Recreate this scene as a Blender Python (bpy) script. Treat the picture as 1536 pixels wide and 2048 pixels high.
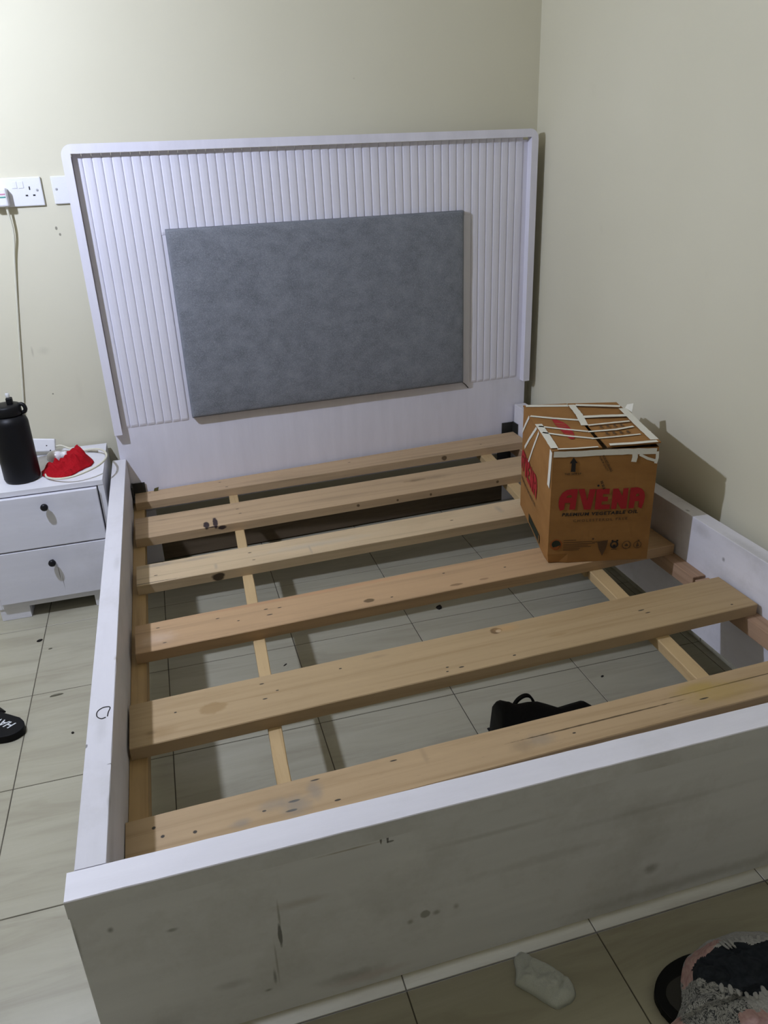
import bpy, bmesh, math, random
from mathutils import Vector, Matrix, noise
from mathutils.geometry import tessellate_polygon

for o in list(bpy.data.objects):
    bpy.data.objects.remove(o)
scene = bpy.context.scene
COL = scene.collection
random.seed(4)

# ------------------------------------------------------------------ camera
cam_data = bpy.data.cameras.new('camera')
cam_data.sensor_fit = 'VERTICAL'
cam_data.sensor_height = 36.0
cam_data.lens = 1558.3 / 2048.0 * 36.0
cam_data.clip_start = 0.02
cam = bpy.data.objects.new('camera', cam_data)
COL.objects.link(cam)
_r = Vector((0.96056746, -0.27531906, -0.03885309))
_u = Vector((0.1480298, 0.38809426, 0.90965379))
_f = Vector((0.23536637, 0.87953525, -0.41354614))
_m = Matrix((_r, _u, -_f)).transposed().to_4x4()
_m.translation = Vector((0.19974, -0.92379, 1.35471))
cam.matrix_world = _m
scene.camera = cam

# ------------------------------------------------------------------ world, light values, exposure
world = bpy.data.worlds.new('world')
scene.world = world
world.use_nodes = True
world.node_tree.nodes['Background'].inputs['Color'].default_value = (0.02, 0.02, 0.02, 1)
world.node_tree.nodes['Background'].inputs['Strength'].default_value = 0.0
LAMP_POS = Vector((-0.58, 0.87, 1.86))        # bare bulb hanging left of the bed, out of the frame
LAMP_RADIUS = 0.032
LAMP_STRENGTH = 1960.0
LAMP_COLOR = (0.86, 0.95, 1.22)
scene.view_settings.view_transform = 'Standard'
scene.view_settings.look = 'None'
scene.view_settings.gamma = 1.0
scene.view_settings.use_curve_mapping = False
scene.view_settings.exposure = 0.0
ROOM_X0, ROOM_X1 = -2.3, 1.607
ROOM_Y0, ROOM_Y1 = -3.1, 1.955
ROOM_Z = 2.65


# ------------------------------------------------------------------ material helpers
def srgb(r, g, b):
    def c(v):
        v /= 255.0
        return v / 12.92 if v <= 0.04045 else ((v + 0.055) / 1.055) ** 2.4
    return (c(r), c(g), c(b), 1.0)


class NT:
    """small wrapper for building node materials"""
    def __init__(self, name, rough=0.6, spec=0.4):
        self.mat = bpy.data.materials.new(name)
        self.mat.use_nodes = True
        self.nt = self.mat.node_tree
        self.bsdf = self.nt.nodes['Principled BSDF']
        self.bsdf.inputs['Roughness'].default_value = rough
        self.bsdf.inputs['Specular IOR Level'].default_value = spec
        self.tc = self.nt.nodes.new('ShaderNodeTexCoord')

    def node(self, t, **kw):
        n = self.nt.nodes.new(t)
        for k, v in kw.items():
            setattr(n, k, v)
        return n

    def link(self, a, b):
        self.nt.links.new(a, b)

    def coord(self, scale=(1, 1, 1), loc=(0, 0, 0), kind='Object'):
        m = self.node('ShaderNodeMapping')
        m.inputs['Scale'].default_value = scale
        m.inputs['Location'].default_value = loc
        self.link(self.tc.outputs[kind], m.inputs['Vector'])
        return m.outputs['Vector']

    def noise(self, scale=5, detail=4, rough=0.55, vec=None, distortion=0.0):
        n = self.node('ShaderNodeTexNoise')
        n.inputs['Scale'].default_value = scale
        n.inputs['Detail'].default_value = detail
        n.inputs['Roughness'].default_value = rough
        n.inputs['Distortion'].default_value = distortion
        if vec is not None:
            self.link(vec, n.inputs['Vector'])
        return n.outputs['Fac']

    def ramp(self, fac, stops):
        r = self.node('ShaderNodeValToRGB')
        el = r.color_ramp.elements
        while len(el) < len(stops):
            el.new(0.5)
        for e, (p, c) in zip(el, stops):
            e.position = p
            e.color = c if len(c) == 4 else (*c, 1)
        self.link(fac, r.inputs['Fac'])
        return r.outputs['Color']

    def mix(self, fac, a, b, blend='MIX'):
        m = self.node('ShaderNodeMix', data_type='RGBA', blend_type=blend)
        for s, v in ((m.inputs[0], fac), (m.inputs[6], a), (m.inputs[7], b)):
            if hasattr(v, 'is_output'):
                self.link(v, s)
            else:
                s.default_value = v
        return m.outputs[2]

    def spots(self, color, spots, jitter=0.35, jscale=60):
        """stains, knots and scratches: (centre, radii, colour, strength) in object coordinates"""
        nz = self.node('ShaderNodeTexNoise')
        nz.inputs['Scale'].default_value = jscale
        self.link(self.tc.outputs['Object'], nz.inputs['Vector'])
        for c, r, col, st in spots:
            s = self.node('ShaderNodeVectorMath', operation='SUBTRACT')
            self.link(self.tc.outputs['Object'], s.inputs[0])
            s.inputs[1].default_value = c
            m = self.node('ShaderNodeVectorMath', operation='DIVIDE')
            self.link(s.outputs[0], m.inputs[0])
            m.inputs[1].default_value = r
            ln = self.node('ShaderNodeVectorMath', operation='LENGTH')
            self.link(m.outputs[0], ln.inputs[0])
            a = self.node('ShaderNodeMath', operation='MULTIPLY_ADD')
            self.link(nz.outputs['Fac'], a.inputs[0])
            a.inputs[1].default_value = jitter * 2
            self.link(ln.outputs['Value'], a.inputs[2])
            mr = self.node('ShaderNodeMapRange', interpolation_type='SMOOTHSTEP')
            self.link(a.outputs[0], mr.inputs['Value'])
            mr.inputs['From Min'].default_value = (0.7 if st > 0.62 else 0.1) + jitter
            mr.inputs['From Max'].default_value = (1.1 if st > 0.62 else 1.35) + jitter
            mr.inputs['To Min'].default_value = st
            mr.inputs['To Max'].default_value = 0.0
            color = self.mix(mr.outputs['Result'], color, col)
        return color

    def bump(self, fac, strength=0.2, dist=0.002):
        b = self.node('ShaderNodeBump')
        b.inputs['Strength'].default_value = strength
        b.inputs['Distance'].default_value = dist
        self.link(fac, b.inputs['Height'])
        self.link(b.outputs['Normal'], self.bsdf.inputs['Normal'])

    def color(self, c):
        if hasattr(c, 'is_output'):
            self.link(c, self.bsdf.inputs['Base Color'])
        else:
            self.bsdf.inputs['Base Color'].default_value = c
        return self.mat


def mat_plain(name, col, rough=0.6, spec=0.4, var=0.08, scale=30):
    n = NT(name, rough, spec)
    f = n.noise(scale, 3)
    d = tuple(max(0, x * (1 - var)) for x in col[:3]) + (1,)
    b = tuple(min(1, x * (1 + var)) for x in col[:3]) + (1,)
    return n.color(n.ramp(f, [(0.3, d), (0.7, b)]))


def mat_wall(name):
    n = NT(name, 0.75, 0.25)
    f = n.noise(1.3, 3, 0.5, n.coord(kind='Object'))
    c = n.ramp(f, [(0.3, (0.625, 0.593, 0.460)), (0.7, (0.66, 0.628, 0.495))])
    g = n.noise(9, 6, 0.7, n.coord((1, 1, 0.6)))
    c = n.mix(n.ramp(g, [(0.66, (0, 0, 0)), (0.82, (0.12, 0.12, 0.12))]), c, (0.42, 0.38, 0.29, 1))
    n.bump(n.noise(160, 2), 0.06, 0.001)
    return n, c


def mat_paint(name, spots=(), base=(0.74, 0.745, 0.775), grime=0.35, along='x', grimecol=(0.33, 0.31, 0.27, 1), low=0.5):
    n = NT(name, 0.5, 0.35)
    sc = {'x': (1.2, 9, 9), 'y': (9, 1.2, 9), 'z': (9, 9, 1.2)}[along]
    f = n.noise(2.2, 5, 0.6, n.coord(sc))
    b2 = tuple(x * 0.93 for x in base)
    c = n.ramp(f, [(0.35, b2), (0.65, base)])
    g = n.noise(5.0, 6, 0.68, n.coord((1, 1, 1), (3.1, 1.7, 0.4)))
    c = n.mix(n.ramp(g, [(low, (0, 0, 0)), (low + 0.28, (grime, grime, grime))]), c, grimecol)
    if spots:
        c = n.spots(c, spots)
    n.bump(n.noise(3, 4, 0.6, n.coord(tuple(x * 14 for x in sc))), 0.12, 0.0012)
    return n.color(c)


def mat_wood(name, light=(0.70, 0.51, 0.315), dark=(0.545, 0.365, 0.20), spots=(), seed=0.0, along='x', stain=0.25):
    n = NT(name, 0.62, 0.3)
    sc = {'x': (0.9, 26, 26), 'y': (26, 0.9, 26)}[along]
    v = n.coord(sc, (seed, seed * 1.7, seed * 0.3))
    f = n.noise(1.6, 5, 0.6, v, 0.6)
    c = n.ramp(f, [(0.28, dark), (0.50, light), (0.75, tuple(min(1, x * 1.06) for x in light))])
    g = n.noise(3.2, 5, 0.62, n.coord((1, 2.5, 2.5) if along == 'x' else (2.5, 1, 2.5), (seed * 2, 0, 0)))
    c = n.mix(n.ramp(g, [(0.5, (0, 0, 0)), (0.8, (stain, stain, stain))]), c, (0.24, 0.165, 0.085, 1))
    h = n.noise(7, 2, 0.5, n.coord((6, 60, 60) if along == 'x' else (60, 6, 60), (seed, 2, 1)))
    c = n.mix(n.ramp(h, [(0.70, (0, 0, 0)), (0.80, (0.45, 0.45, 0.45))]), c, (0.2, 0.15, 0.1, 1))
    if spots:
        c = n.spots(c, spots)
    n.bump(f, 0.25, 0.0015)
    return n.color(c)


# ------------------------------------------------------------------ mesh helpers
def world_loc(o):
    p = Vector((0, 0, 0))
    while o is not None:
        p += o.location
        o = o.parent
    return p


def link_mesh(name, verts, faces, mat, parent=None, smooth=False, local=False, origin=None, mats=None, midx=None, bevel=0, seg=2, recalc=True):
    """verts in world coordinates (or in the parent's frame with local=True); origin at the centre of the mesh"""
    vs = [Vector(v) for v in verts]
    if origin is None:
        lo = Vector((min(v.x for v in vs), min(v.y for v in vs), min(v.z for v in vs)))
        hi = Vector((max(v.x for v in vs), max(v.y for v in vs), max(v.z for v in vs)))
        origin = (lo + hi) / 2
    origin = Vector(origin)
    me = bpy.data.meshes.new(name)
    me.from_pydata([v - origin for v in vs], [], faces)
    bm = bmesh.new()
    bm.from_mesh(me)
    if recalc:
        bmesh.ops.recalc_face_normals(bm, faces=bm.faces)
    if bevel:
        ed = [e for e in bm.edges if len(e.link_faces) == 2 and e.calc_face_angle(0) > 0.5]
        bmesh.ops.bevel(bm, geom=ed, offset=bevel, segments=seg, affect='EDGES', profile=0.5)
    bm.to_mesh(me)
    bm.free()
    for m in (mats or [mat]):
        me.materials.append(m)
    if midx:
        for pl, i in zip(me.polygons, midx):
            pl.material_index = i
    if smooth:
        for pl in me.polygons:
            pl.use_smooth = True
    o = bpy.data.objects.new(name, me)
    COL.objects.link(o)
    if parent is not None:
        o.parent = parent
        o.location = origin if local else origin - world_loc(parent)
    else:
        o.location = origin
    return o


def box_vf(x0, x1, y0, y1, z0, z1):
    v = [(x0, y0, z0), (x1, y0, z0), (x1, y1, z0), (x0, y1, z0), (x0, y0, z1), (x1, y0, z1), (x1, y1, z1), (x0, y1, z1)]
    f = [(0, 3, 2, 1), (4, 5, 6, 7), (0, 1, 5, 4), (1, 2, 6, 5), (2, 3, 7, 6), (3, 0, 4, 7)]
    return v, f


def box(name, x0, x1, y0, y1, z0, z1, mat, parent=None, bevel=0.002, local=False, seg=2):
    v, f = box_vf(x0, x1, y0, y1, z0, z1)
    return link_mesh(name, v, f, mat, parent, bevel=bevel, local=local, seg=seg)


def multi_box(name, boxes, mat, parent=None, local=False, bevel=0.0):
    v, f = [], []
    for b in boxes:
        bv, bf = box_vf(*b)
        k = len(v)
        v += bv
        f += [tuple(i + k for i in q) for q in bf]
    return link_mesh(name, v, f, mat, parent, local=local, bevel=bevel)


def lathe_vf(profile, seg=32, centre=(0, 0, 0)):
    """profile: list of (r, z)"""
    v, f = [], []
    cx, cy, cz = centre
    for r, z in profile:
        for i in range(seg):
            a = 2 * math.pi * i / seg
            v.append((cx + r * math.cos(a), cy + r * math.sin(a), cz + z))
    n = len(profile)
    for j in range(n - 1):
        for i in range(seg):
            k = (i + 1) % seg
            f.append((j * seg + i, j * seg + k, (j + 1) * seg + k, (j + 1) * seg + i))
    f.append(tuple(reversed(range(seg))))
    f.append(tuple(range((n - 1) * seg, n * seg)))
    return v, f


def lathe(name, profile, mat, parent=None, centre=(0, 0, 0), seg=32, local=False, rot=None):
    v, f = lathe_vf(profile, seg)
    if rot is not None:
        v = [rot @ Vector(p) for p in v]
    v = [Vector(p) + Vector(centre) for p in v]
    return link_mesh(name, v, f, mat, parent, smooth=True, local=local)


def catmull(pts, n=8):
    P = [Vector(p) for p in pts]
    P = [P[0] * 2 - P[1]] + P + [P[-1] * 2 - P[-2]]
    out = []
    for i in range(1, len(P) - 2):
        for k in range(n):
            t = k / n
            a, b, c, d = P[i - 1], P[i], P[i + 1], P[i + 2]
            out.append(0.5 * ((2 * b) + (c - a) * t + (2 * a - 5 * b + 4 * c - d) * t * t + (3 * b - a - 3 * c + d) * t ** 3))
    out.append(P[-2])
    return out


def tube_vf(pts, r, seg=8):
    v, f = [], []
    up = Vector((0, 0, 1))
    n = len(pts)
    for i, p in enumerate(pts):
        d = (pts[min(i + 1, n - 1)] - pts[max(i - 1, 0)]).normalized()
        ref = up if abs(d.dot(up)) < 0.95 else Vector((1, 0, 0))
        s = d.cross(ref).normalized()
        t = d.cross(s).normalized()
        rr = r[i] if isinstance(r, (list, tuple)) else r
        for k in range(seg):
            a = 2 * math.pi * k / seg
            v.append(p + (s * math.cos(a) + t * math.sin(a)) * rr)
    for i in range(n - 1):
        for k in range(seg):
            q = (k + 1) % seg
            f.append((i * seg + k, i * seg + q, (i + 1) * seg + q, (i + 1) * seg + k))
    f.append(tuple(reversed(range(seg))))
    f.append(tuple(range((n - 1) * seg, n * seg)))
    return v, f


def tube(name, pts, r, mat, parent=None, local=False, n=8, seg=8):
    v, f = tube_vf(catmull(pts, n), r, seg)
    return link_mesh(name, v, f, mat, parent, smooth=True, local=local)


def empty(name, loc, rz=0.0, parent=None):
    o = bpy.data.objects.new(name, None)
    o.empty_display_size = 0.1
    o.location = loc
    o.rotation_euler = (0, 0, rz)
    COL.objects.link(o)
    if parent:
        o.parent = parent
    return o


def tag(o, label, cat, group=None, kind=None):
    o['label'] = label
    o['category'] = cat
    if group:
        o['group'] = group
    if kind:
        o['kind'] = kind
    return o


def text_mesh(body, size, shear=0.0, bold=0.0, spacing=1.0):
    """flat lettering (2-D vertices and faces), built-in font"""
    cu = bpy.data.curves.new('lettering', 'FONT')
    cu.body = body
    cu.size = size
    cu.shear = shear
    cu.offset = bold
    cu.space_character = spacing
    cu.resolution_u = 2
    ob = bpy.data.objects.new('lettering_tmp', cu)
    COL.objects.link(ob)
    bpy.context.view_layer.update()
    me = bpy.data.meshes.new_from_object(ob.evaluated_get(bpy.context.evaluated_depsgraph_get()))
    v = [(p.co.x, p.co.y) for p in me.vertices]
    f = [tuple(p.vertices) for p in me.polygons]
    bpy.data.objects.remove(ob)
    bpy.data.meshes.remove(me)
    bpy.data.curves.remove(cu)
    return v, f


def poly_flat(rings):
    """2-D polygon with holes -> verts, faces"""
    r3 = [[Vector((x, y, 0)) for x, y in r] for r in rings]
    tri = tessellate_polygon(r3)
    v = [(p.x, p.y) for r in r3 for p in r]
    return v, [tuple(t) for t in tri]


# ================================================================== THE SETTING
n_, c_ = mat_wall('cream_wall_paint')
M_WALL = n_.color(c_)
wall_spots = [((-0.062 + 0.08, 0, 1.16 - 1.3), (0.006, 0.1, 0.009), (0.12, 0.10, 0.07, 1), 0.6)]
M_CEIL = mat_plain('ceiling_paint', (0.60, 0.55, 0.40, 1), 0.8, 0.2, 0.03, 3)

x0, x1, y0, y1 = ROOM_X0, ROOM_X1, ROOM_Y0, ROOM_Y1


def struct(o, label, cat):
    return tag(o, label, cat, kind='structure')


# back wall has a few scuffs and plugged holes near the socket
nb, cb = mat_wall('cream_wall_paint_scuffed')
wb_c = Vector(((x0 + x1) / 2, y1 + 0.05, ROOM_Z / 2))


def wsp(x, z, rx, rz, col=(0.10, 0.09, 0.07, 1), st=0.7):
    return ((x - wb_c.x, y1 - wb_c.y, z - wb_c.z), (rx, 0.2, rz), col, st)


cb = nb.spots(cb, [wsp(-0.091, 1.188, 0.004, 0.006), wsp(-0.083, 1.168, 0.004, 0.005),
                   wsp(-0.210, 0.648, 0.0035, 0.003), wsp(-0.246, 0.80, 0.004, 0.02, st=0.25),
                   wsp(-0.21, 0.80, 0.02, 0.014, st=0.12), wsp(0.93, 1.60, 0.004, 0.003, (0.5, 0.45, 0.35, 1), 0.6),
                   wsp(-0.12, 0.66, 0.012, 0.05, st=0.04)])
M_WALLB = nb.color(cb)
struct(box('wall_back', x0 - 0.1, x1 + 0.1, y1, y1 + 0.1, 0, ROOM_Z, M_WALLB, bevel=0), 'cream painted wall behind the headboard', 'wall')
struct(box('wall_right', x1, x1 + 0.1, y0, y1, 0, ROOM_Z, M_WALL, bevel=0), 'cream painted wall along the right side of the bed', 'wall')
struct(box('wall_left', x0 - 0.1, x0, y0, y1, 0, ROOM_Z, M_WALL, bevel=0), 'cream painted wall on the left, outside the picture', 'wall')
struct(box('wall_front', x0 - 0.1, x1 + 0.1, y0 - 0.1, y0, 0, ROOM_Z, M_WALL, bevel=0), 'cream painted wall behind the photographer', 'wall')
struct(box('ceiling', x0 - 0.1, x1 + 0.1, y0 - 0.1, y1 + 0.1, ROOM_Z, ROOM_Z + 0.1, M_CEIL, bevel=0), 'pale ceiling above the picture', 'ceiling')

# ---- floor: grout bed and single tiles
M_GROUT = mat_plain('grout', (0.10, 0.09, 0.07, 1), 0.9, 0.1, 0.3, 40)
floor = box('floor', x0, x1, y0, y1, -0.08, -0.0012, M_GROUT, bevel=0)
struct(floor, 'floor of pale streaked stone-look tiles with thin dark joints', 'floor')


def mat_tile(k):
    n = NT('stone_look_tile', 0.33, 0.45)
    v = n.coord((1.3, 10, 1), (k * 3.7, k * 1.9, 0))
    f = n.noise(1.8, 6, 0.62, v, 0.8)
    c = n.ramp(f, [(0.25, (0.30, 0.272, 0.200)), (0.5, (0.385, 0.362, 0.275)), (0.75, (0.435, 0.412, 0.32))])
    g = n.noise(3.0, 5, 0.65, n.coord((1.5, 6, 1), (k * 7.1, 5, 0)))
    c = n.mix(n.ramp(g, [(0.58, (0, 0, 0)), (0.78, (0.35, 0.35, 0.35))]), c, (0.27, 0.245, 0.19, 1))
    n.link(n.ramp(g, [(0.3, (0.28, 0.28, 0.28)), (0.8, (0.5, 0.5, 0.5))]), n.bsdf.inputs['Roughness'])
    return n.color(c)


TILE_MATS = [mat_tile(k) for k in range(5)]
SX, SY, GX, GY = 0.3786, 0.3814, -0.3177, 0.3389
GAP = 0.0012
i0, i1 = math.floor((x0 - GX) / SX), math.ceil((x1 - GX) / SX)
j0, j1 = math.floor((y0 - GY) / SY), math.ceil((y1 - GY) / SY)
tile_cache = {}
for i in range(i0, i1):
    for j in range(j0, j1):
        xa, xb = max(GX + i * SX + GAP, x0), min(GX + (i + 1) * SX - GAP, x1)
        ya, yb = max(GY + j * SY + GAP, y0), min(GY + (j + 1) * SY - GAP, y1)
        if xb - xa < 0.01 or yb - ya < 0.01:
            continue
        mi = random.randrange(5)
        key = (round(xb - xa, 3), round(yb - ya, 3), mi)
        if key not in tile_cache:
            t = box('tile', xa, xb, ya, yb, -0.008, 0.0, TILE_MATS[mi], floor, bevel=0.0008, seg=1)
            tile_cache[key] = t.data
        else:
            t = bpy.data.objects.new('tile', tile_cache[key])
            COL.objects.link(t)
            t.parent = floor
            t.location = Vector(((xa + xb) / 2, (ya + yb) / 2, -0.004)) - world_loc(floor)

# ---- skirting of cut tiles
SK = 0.058
bb = box('baseboard_back', x0, x1, y1 - 0.003, y1, 0, SK, M_GROUT, bevel=0)
struct(bb, 'low tiled skirting at the foot of the wall behind the bed', 'skirting')
x = x0
while x < x1 - 0.01:
    xe = min(x + SX, x1)
    box('skirting_tile', x + GAP, xe - GAP, y1 - 0.010, y1 - 0.003, 0.0005, SK, TILE_MATS[random.randrange(5)], bb, bevel=0.0012, seg=1)
    x = xe
br = box('baseboard_right', x1 - 0.003, x1, y0, y1 - 0.011, 0, SK, M_GROUT, bevel=0)
struct(br, 'low tiled skirting along the wall on the right', 'skirting')
y = y0
while y < y1 - 0.02:
    ye = min(y + SY, y1 - 0.011)
    box('skirting_tile', x1 - 0.010, x1 - 0.003, y + GAP, ye - GAP, 0.0005, SK, TILE_MATS[random.randrange(5)], br, bevel=0.0012, seg=1)
    y = ye

# ---- hanging bulb (light source, above and left of the picture)
lamp = empty('pendant_bulb', (LAMP_POS.x, LAMP_POS.y, LAMP_POS.z))
tag(lamp, 'bare white bulb hanging on a cord from the ceiling, left of the bed', 'lamp')
M_WPLASTIC = mat_plain('white_plastic', (0.75, 0.75, 0.76, 1), 0.35, 0.5, 0.03)
me_ = NT('lit_bulb')
me_.bsdf.inputs['Base Color'].default_value = (0.9, 0.9, 0.9, 1)
me_.bsdf.inputs['Emission Color'].default_value = (*LAMP_COLOR, 1)
me_.bsdf.inputs['Emission Strength'].default_value = LAMP_STRENGTH
bm = bmesh.new()
bmesh.ops.create_icosphere(bm, subdivisions=2, radius=LAMP_RADIUS)
vv = [v.co + LAMP_POS for v in bm.verts]
ff = [tuple(v.index for v in f.verts) for f in bm.faces]
bm.free()
link_mesh('bulb', vv, ff, me_.mat, lamp, smooth=True)
lathe('bulb_holder', [(0.012, 0.0), (0.016, 0.005), (0.016, 0.04), (0.008, 0.05)], M_WPLASTIC, lamp, LAMP_POS + Vector((0, 0, LAMP_RADIUS - 0.003)), 16)
tube('cord', [LAMP_POS + Vector((0, 0, 0.07)), LAMP_POS + Vector((0, 0, 0.4)), Vector((LAMP_POS.x, LAMP_POS.y, ROOM_Z))], 0.003, M_WPLASTIC, lamp)
lathe('ceiling_rose', [(0.04, 0.0), (0.045, 0.01), (0.045, 0.02)], M_WPLASTIC, lamp, (LAMP_POS.x, LAMP_POS.y, ROOM_Z - 0.02), 24)

# ================================================================== THE BED
W, H = 1.52, 0.423
bed = empty('bed', (0.76, 0.9, 0.0))
tag(bed, 'white painted wooden bed frame without mattress, bare slats and tall fluted headboard', 'bed')


def off(c, spots):
    """spots given in world coordinates -> object coordinates around centre c"""
    return [((a[0] - c[0], a[1] - c[1], a[2] - c[2]), r, col, st) for a, r, col, st in spots]


DK = (0.05, 0.045, 0.04, 1)
GR = (0.22, 0.21, 0.19, 1)
BR_ = (0.25, 0.18, 0.11, 1)
# ---- footboard: cap rail and front panel, one painted board
fb_c = (0.759, -0.0265, 0.2415)
fsp = [((0.233, -0.053, 0.24), (0.0035, 0.02, 0.028), DK, 0.75), ((0.235, -0.053, 0.285), (0.002, 0.02, 0.03), GR, 0.6),
       ((0.216, -0.053, 0.15), (0.003, 0.02, 0.02), DK, 0.6), ((0.203, -0.053, 0.122), (0.007, 0.02, 0.004), DK, 0.6),
       ((0.222, -0.053, 0.18), (0.002, 0.02, 0.05), GR, 0.5),
       ((0.913, -0.053, 0.145), (0.017, 0.02, 0.013), (0.15, 0.15, 0.15, 1), 0.55), ((0.474, -0.053, 0.195), (0.009, 0.02, 0.010), GR, 0.7),
       ((0.495, -0.053, 0.192), (0.007, 0.02, 0.006), GR, 0.6), ((0.448, -0.053, 0.187), (0.006, 0.02, 0.006), GR, 0.6), ((0.53, -0.053, 0.193), (0.006, 0.02, 0.007), GR, 0.5),
       ((-0.006, -0.053, 0.348), (0.005, 0.02, 0.006), DK, 0.6), ((0.077, -0.053, 0.315), (0.009, 0.02, 0.004), DK, 0.5),
       ((0.25, -0.053, 0.405), (0.003, 0.02, 0.006), DK, 0.8), ((0.285, -0.053, 0.405), (0.012, 0.02, 0.003), DK, 0.6),
       ((0.405, -0.053, 0.392), (0.0018, 0.02, 0.014), DK, 0.8), ((0.416, -0.053, 0.389), (0.0018, 0.02, 0.012), DK, 0.8), ((0.42, -0.053, 0.38), (0.006, 0.02, 0.002), DK, 0.7),
       ((0.355, -0.053, 0.385), (0.05, 0.02, 0.002), BR_, 0.6), ((0.37, -0.053, 0.395), (0.02, 0.02, 0.004), (0.35, 0.16, 0.13, 1), 0.4),
       ((0.27, -0.053, 0.30), (0.05, 0.02, 0.010), BR_, 0.3), ((0.34, -0.053, 0.10), (0.06, 0.02, 0.012), GR, 0.4),
       ((0.37, -0.053, 0.085), (0.07, 0.02, 0.012), (0.4, 0.25, 0.22, 1), 0.3),
       ((0.6, -0.053, 0.34), (0.12, 0.02, 0.006), GR, 0.25), ((0.9, -0.053, 0.30), (0.2, 0.02, 0.008), GR, 0.2), ((0.7, -0.053, 0.25), (0.15, 0.02, 0.012), GR, 0.18),
       ((-0.054, -0.053, 0.40), (0.006, 0.05, 0.012), DK, 0.7), ((-0.054, -0.053, 0.34), (0.004, 0.05, 0.04), DK, 0.5),
       ((0.02, -0.053, 0.10), (0.05, 0.02, 0.03), GR, 0.25), ((0.15, -0.053, 0.16), (0.03, 0.02, 0.01), GR, 0.3), ((1.0, -0.053, 0.085), (0.25, 0.02, 0.015), GR, 0.35)]
M_FOOT = mat_paint('worn_white_paint_foot', off(fb_c, fsp), base=(0.76, 0.76, 0.80), grime=0.4, along='x', low=0.47)
M_FOOTTOP = mat_paint('white_paint_foot_cap', base=(0.79, 0.775, 0.83), grime=0.2, along='x', low=0.55)
footboard = link_mesh('footboard', *box_vf(-0.0547, 1.573, -0.053, -0.014, 0.060, 0.4225), M_FOOT, bed, origin=fb_c, bevel=0.0015)
cap_v, cap_f = [], []
NSEG = 40
for i in range(NSEG + 1):
    t = i / NSEG
    X = -0.0555 + t * (1.574 + 0.0555)
    w1 = 0.0008 * noise.noise(Vector((X * 22, 1.3, 0))) + 0.0006 * noise.noise(Vector((X * 60, 7.3, 0)))
    w2 = 0.0010 * noise.noise(Vector((X * 25, 4.3, 0)))
    for yy, zz in ((-0.0538 + w1, 0.390), (-0.0538 + w1, 0.4222), (-0.0525 + w1, 0.4235), (-0.0012 + w2, 0.4235), (0.0 + w2, 0.4222), (0.0, 0.390)):
        cap_v.append((X, yy, zz))
for i in range(NSEG):
    for k in range(6):
        q = (k + 1) % 6
        cap_f.append((i * 6 + k, i * 6 + q, (i + 1) * 6 + q, (i + 1) * 6 + k))
cap_f += [(5, 4, 3, 2, 1, 0), tuple(NSEG * 6 + k for k in range(6))]
# the cap's top is white, its front belongs to the grimy face
cap = link_mesh('footboard_cap', cap_v, cap_f, None, bed, mats=[M_FOOTTOP, mat_paint('worn_white_paint_cap_front', base=(0.76, 0.76, 0.80), grime=0.4, low=0.47)])
for pl in cap.data.polygons:
    pl.material_index = 1 if pl.normal.y < -0.9 and abs(pl.normal.x) < 0.5 else 0
for xa in (-0.04, 1.46):
    box('foot_leg', xa, xa + 0.06, -0.04, 0.02, 0.0, 0.3, M_FOOT, bed, bevel=0.002)


# ---- side rails
def rail(name, xa, xb, ya, yb, mat, wob):
    v, f = [], []
    n = 44
    for i in range(n + 1):
        Y = ya + (yb - ya) * i / n
        a = 0.0010 * noise.noise(Vector((Y * 25, wob, 0)))
        b = 0.0014 * noise.noise(Vector((Y * 31, wob + 5, 0)))
        for xx, zz in ((xa, 0.09), (xa, H - 0.001), (xa + 0.001 + a, H), (xb - 0.001 + b, H), (xb, H - 0.0016), (xb, 0.09)):
            v.append((xx, Y, zz))
    for i in range(n):
        for k in range(6):
            q = (k + 1) % 6
            f.append((i * 6 + k, i * 6 + q, (i + 1) * 6 + q, (i + 1) * 6 + k))
    f += [(5, 4, 3, 2, 1, 0), tuple(n * 6 + k for k in range(6))]
    return link_mesh(name, v, f, mat, bed)


lc = (-0.0229, 0.91, 0.2565)
M_RAILL = mat_paint('white_paint_left_rail', off(lc, [((0, 0.13, 0.423), (0.004, 0.02, 0.01), GR, 0.5), ((0, 0.55, 0.42), (0.006, 0.01, 0.006), BR_, 0.6),
                    ((-0.02, 0.32, H), (0.012, 0.04, 0.01), GR, 0.18), ((-0.01, 1.0, H), (0.01, 0.05, 0.01), GR, 0.2), ((-0.03, 1.7, H), (0.002, 0.002, 0.01), DK, 0.8),
                    ((-0.045, 0.28, H), (0.003, 0.006, 0.005), DK, 0.7), ((0.0, 0.22, H), (0.008, 0.0015, 0.01), DK, 0.7), ((0.0, 0.02, 0.39), (0.01, 0.1, 0.02), GR, 0.3)]),
                    base=(0.635, 0.62, 0.655), grime=0.32, along='y')
rail('side_rail', -0.0457, 0.0, 0.001, 1.817, M_RAILL, 2.0)
rc = (1.5425, 0.94, 0.2565)
M_RAILR = mat_paint('white_paint_right_rail', off(rc, [((1.52, 0.58, 0.36), (0.004, 0.006, 0.006), DK, 0.6), ((1.53, 0.50, 0.42), (0.02, 0.12, 0.02), GR, 0.28),
                    ((1.52, 0.68, 0.40), (0.01, 0.04, 0.02), GR, 0.25), ((1.53, 0.42, 0.424), (0.006, 0.03, 0.004), BR_, 0.6), ((1.535, 1.80, 0.42), (0.02, 0.02, 0.02), GR, 0.5),
                    ((1.53, 0.76, 0.424), (0.005, 0.008, 0.004), DK, 0.6)]), base=(0.75, 0.735, 0.79), grime=0.35, along='y')
rail('side_rail', W, W + 0.0464, 0.001, 1.885, M_RAILR, 8.0)
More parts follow.
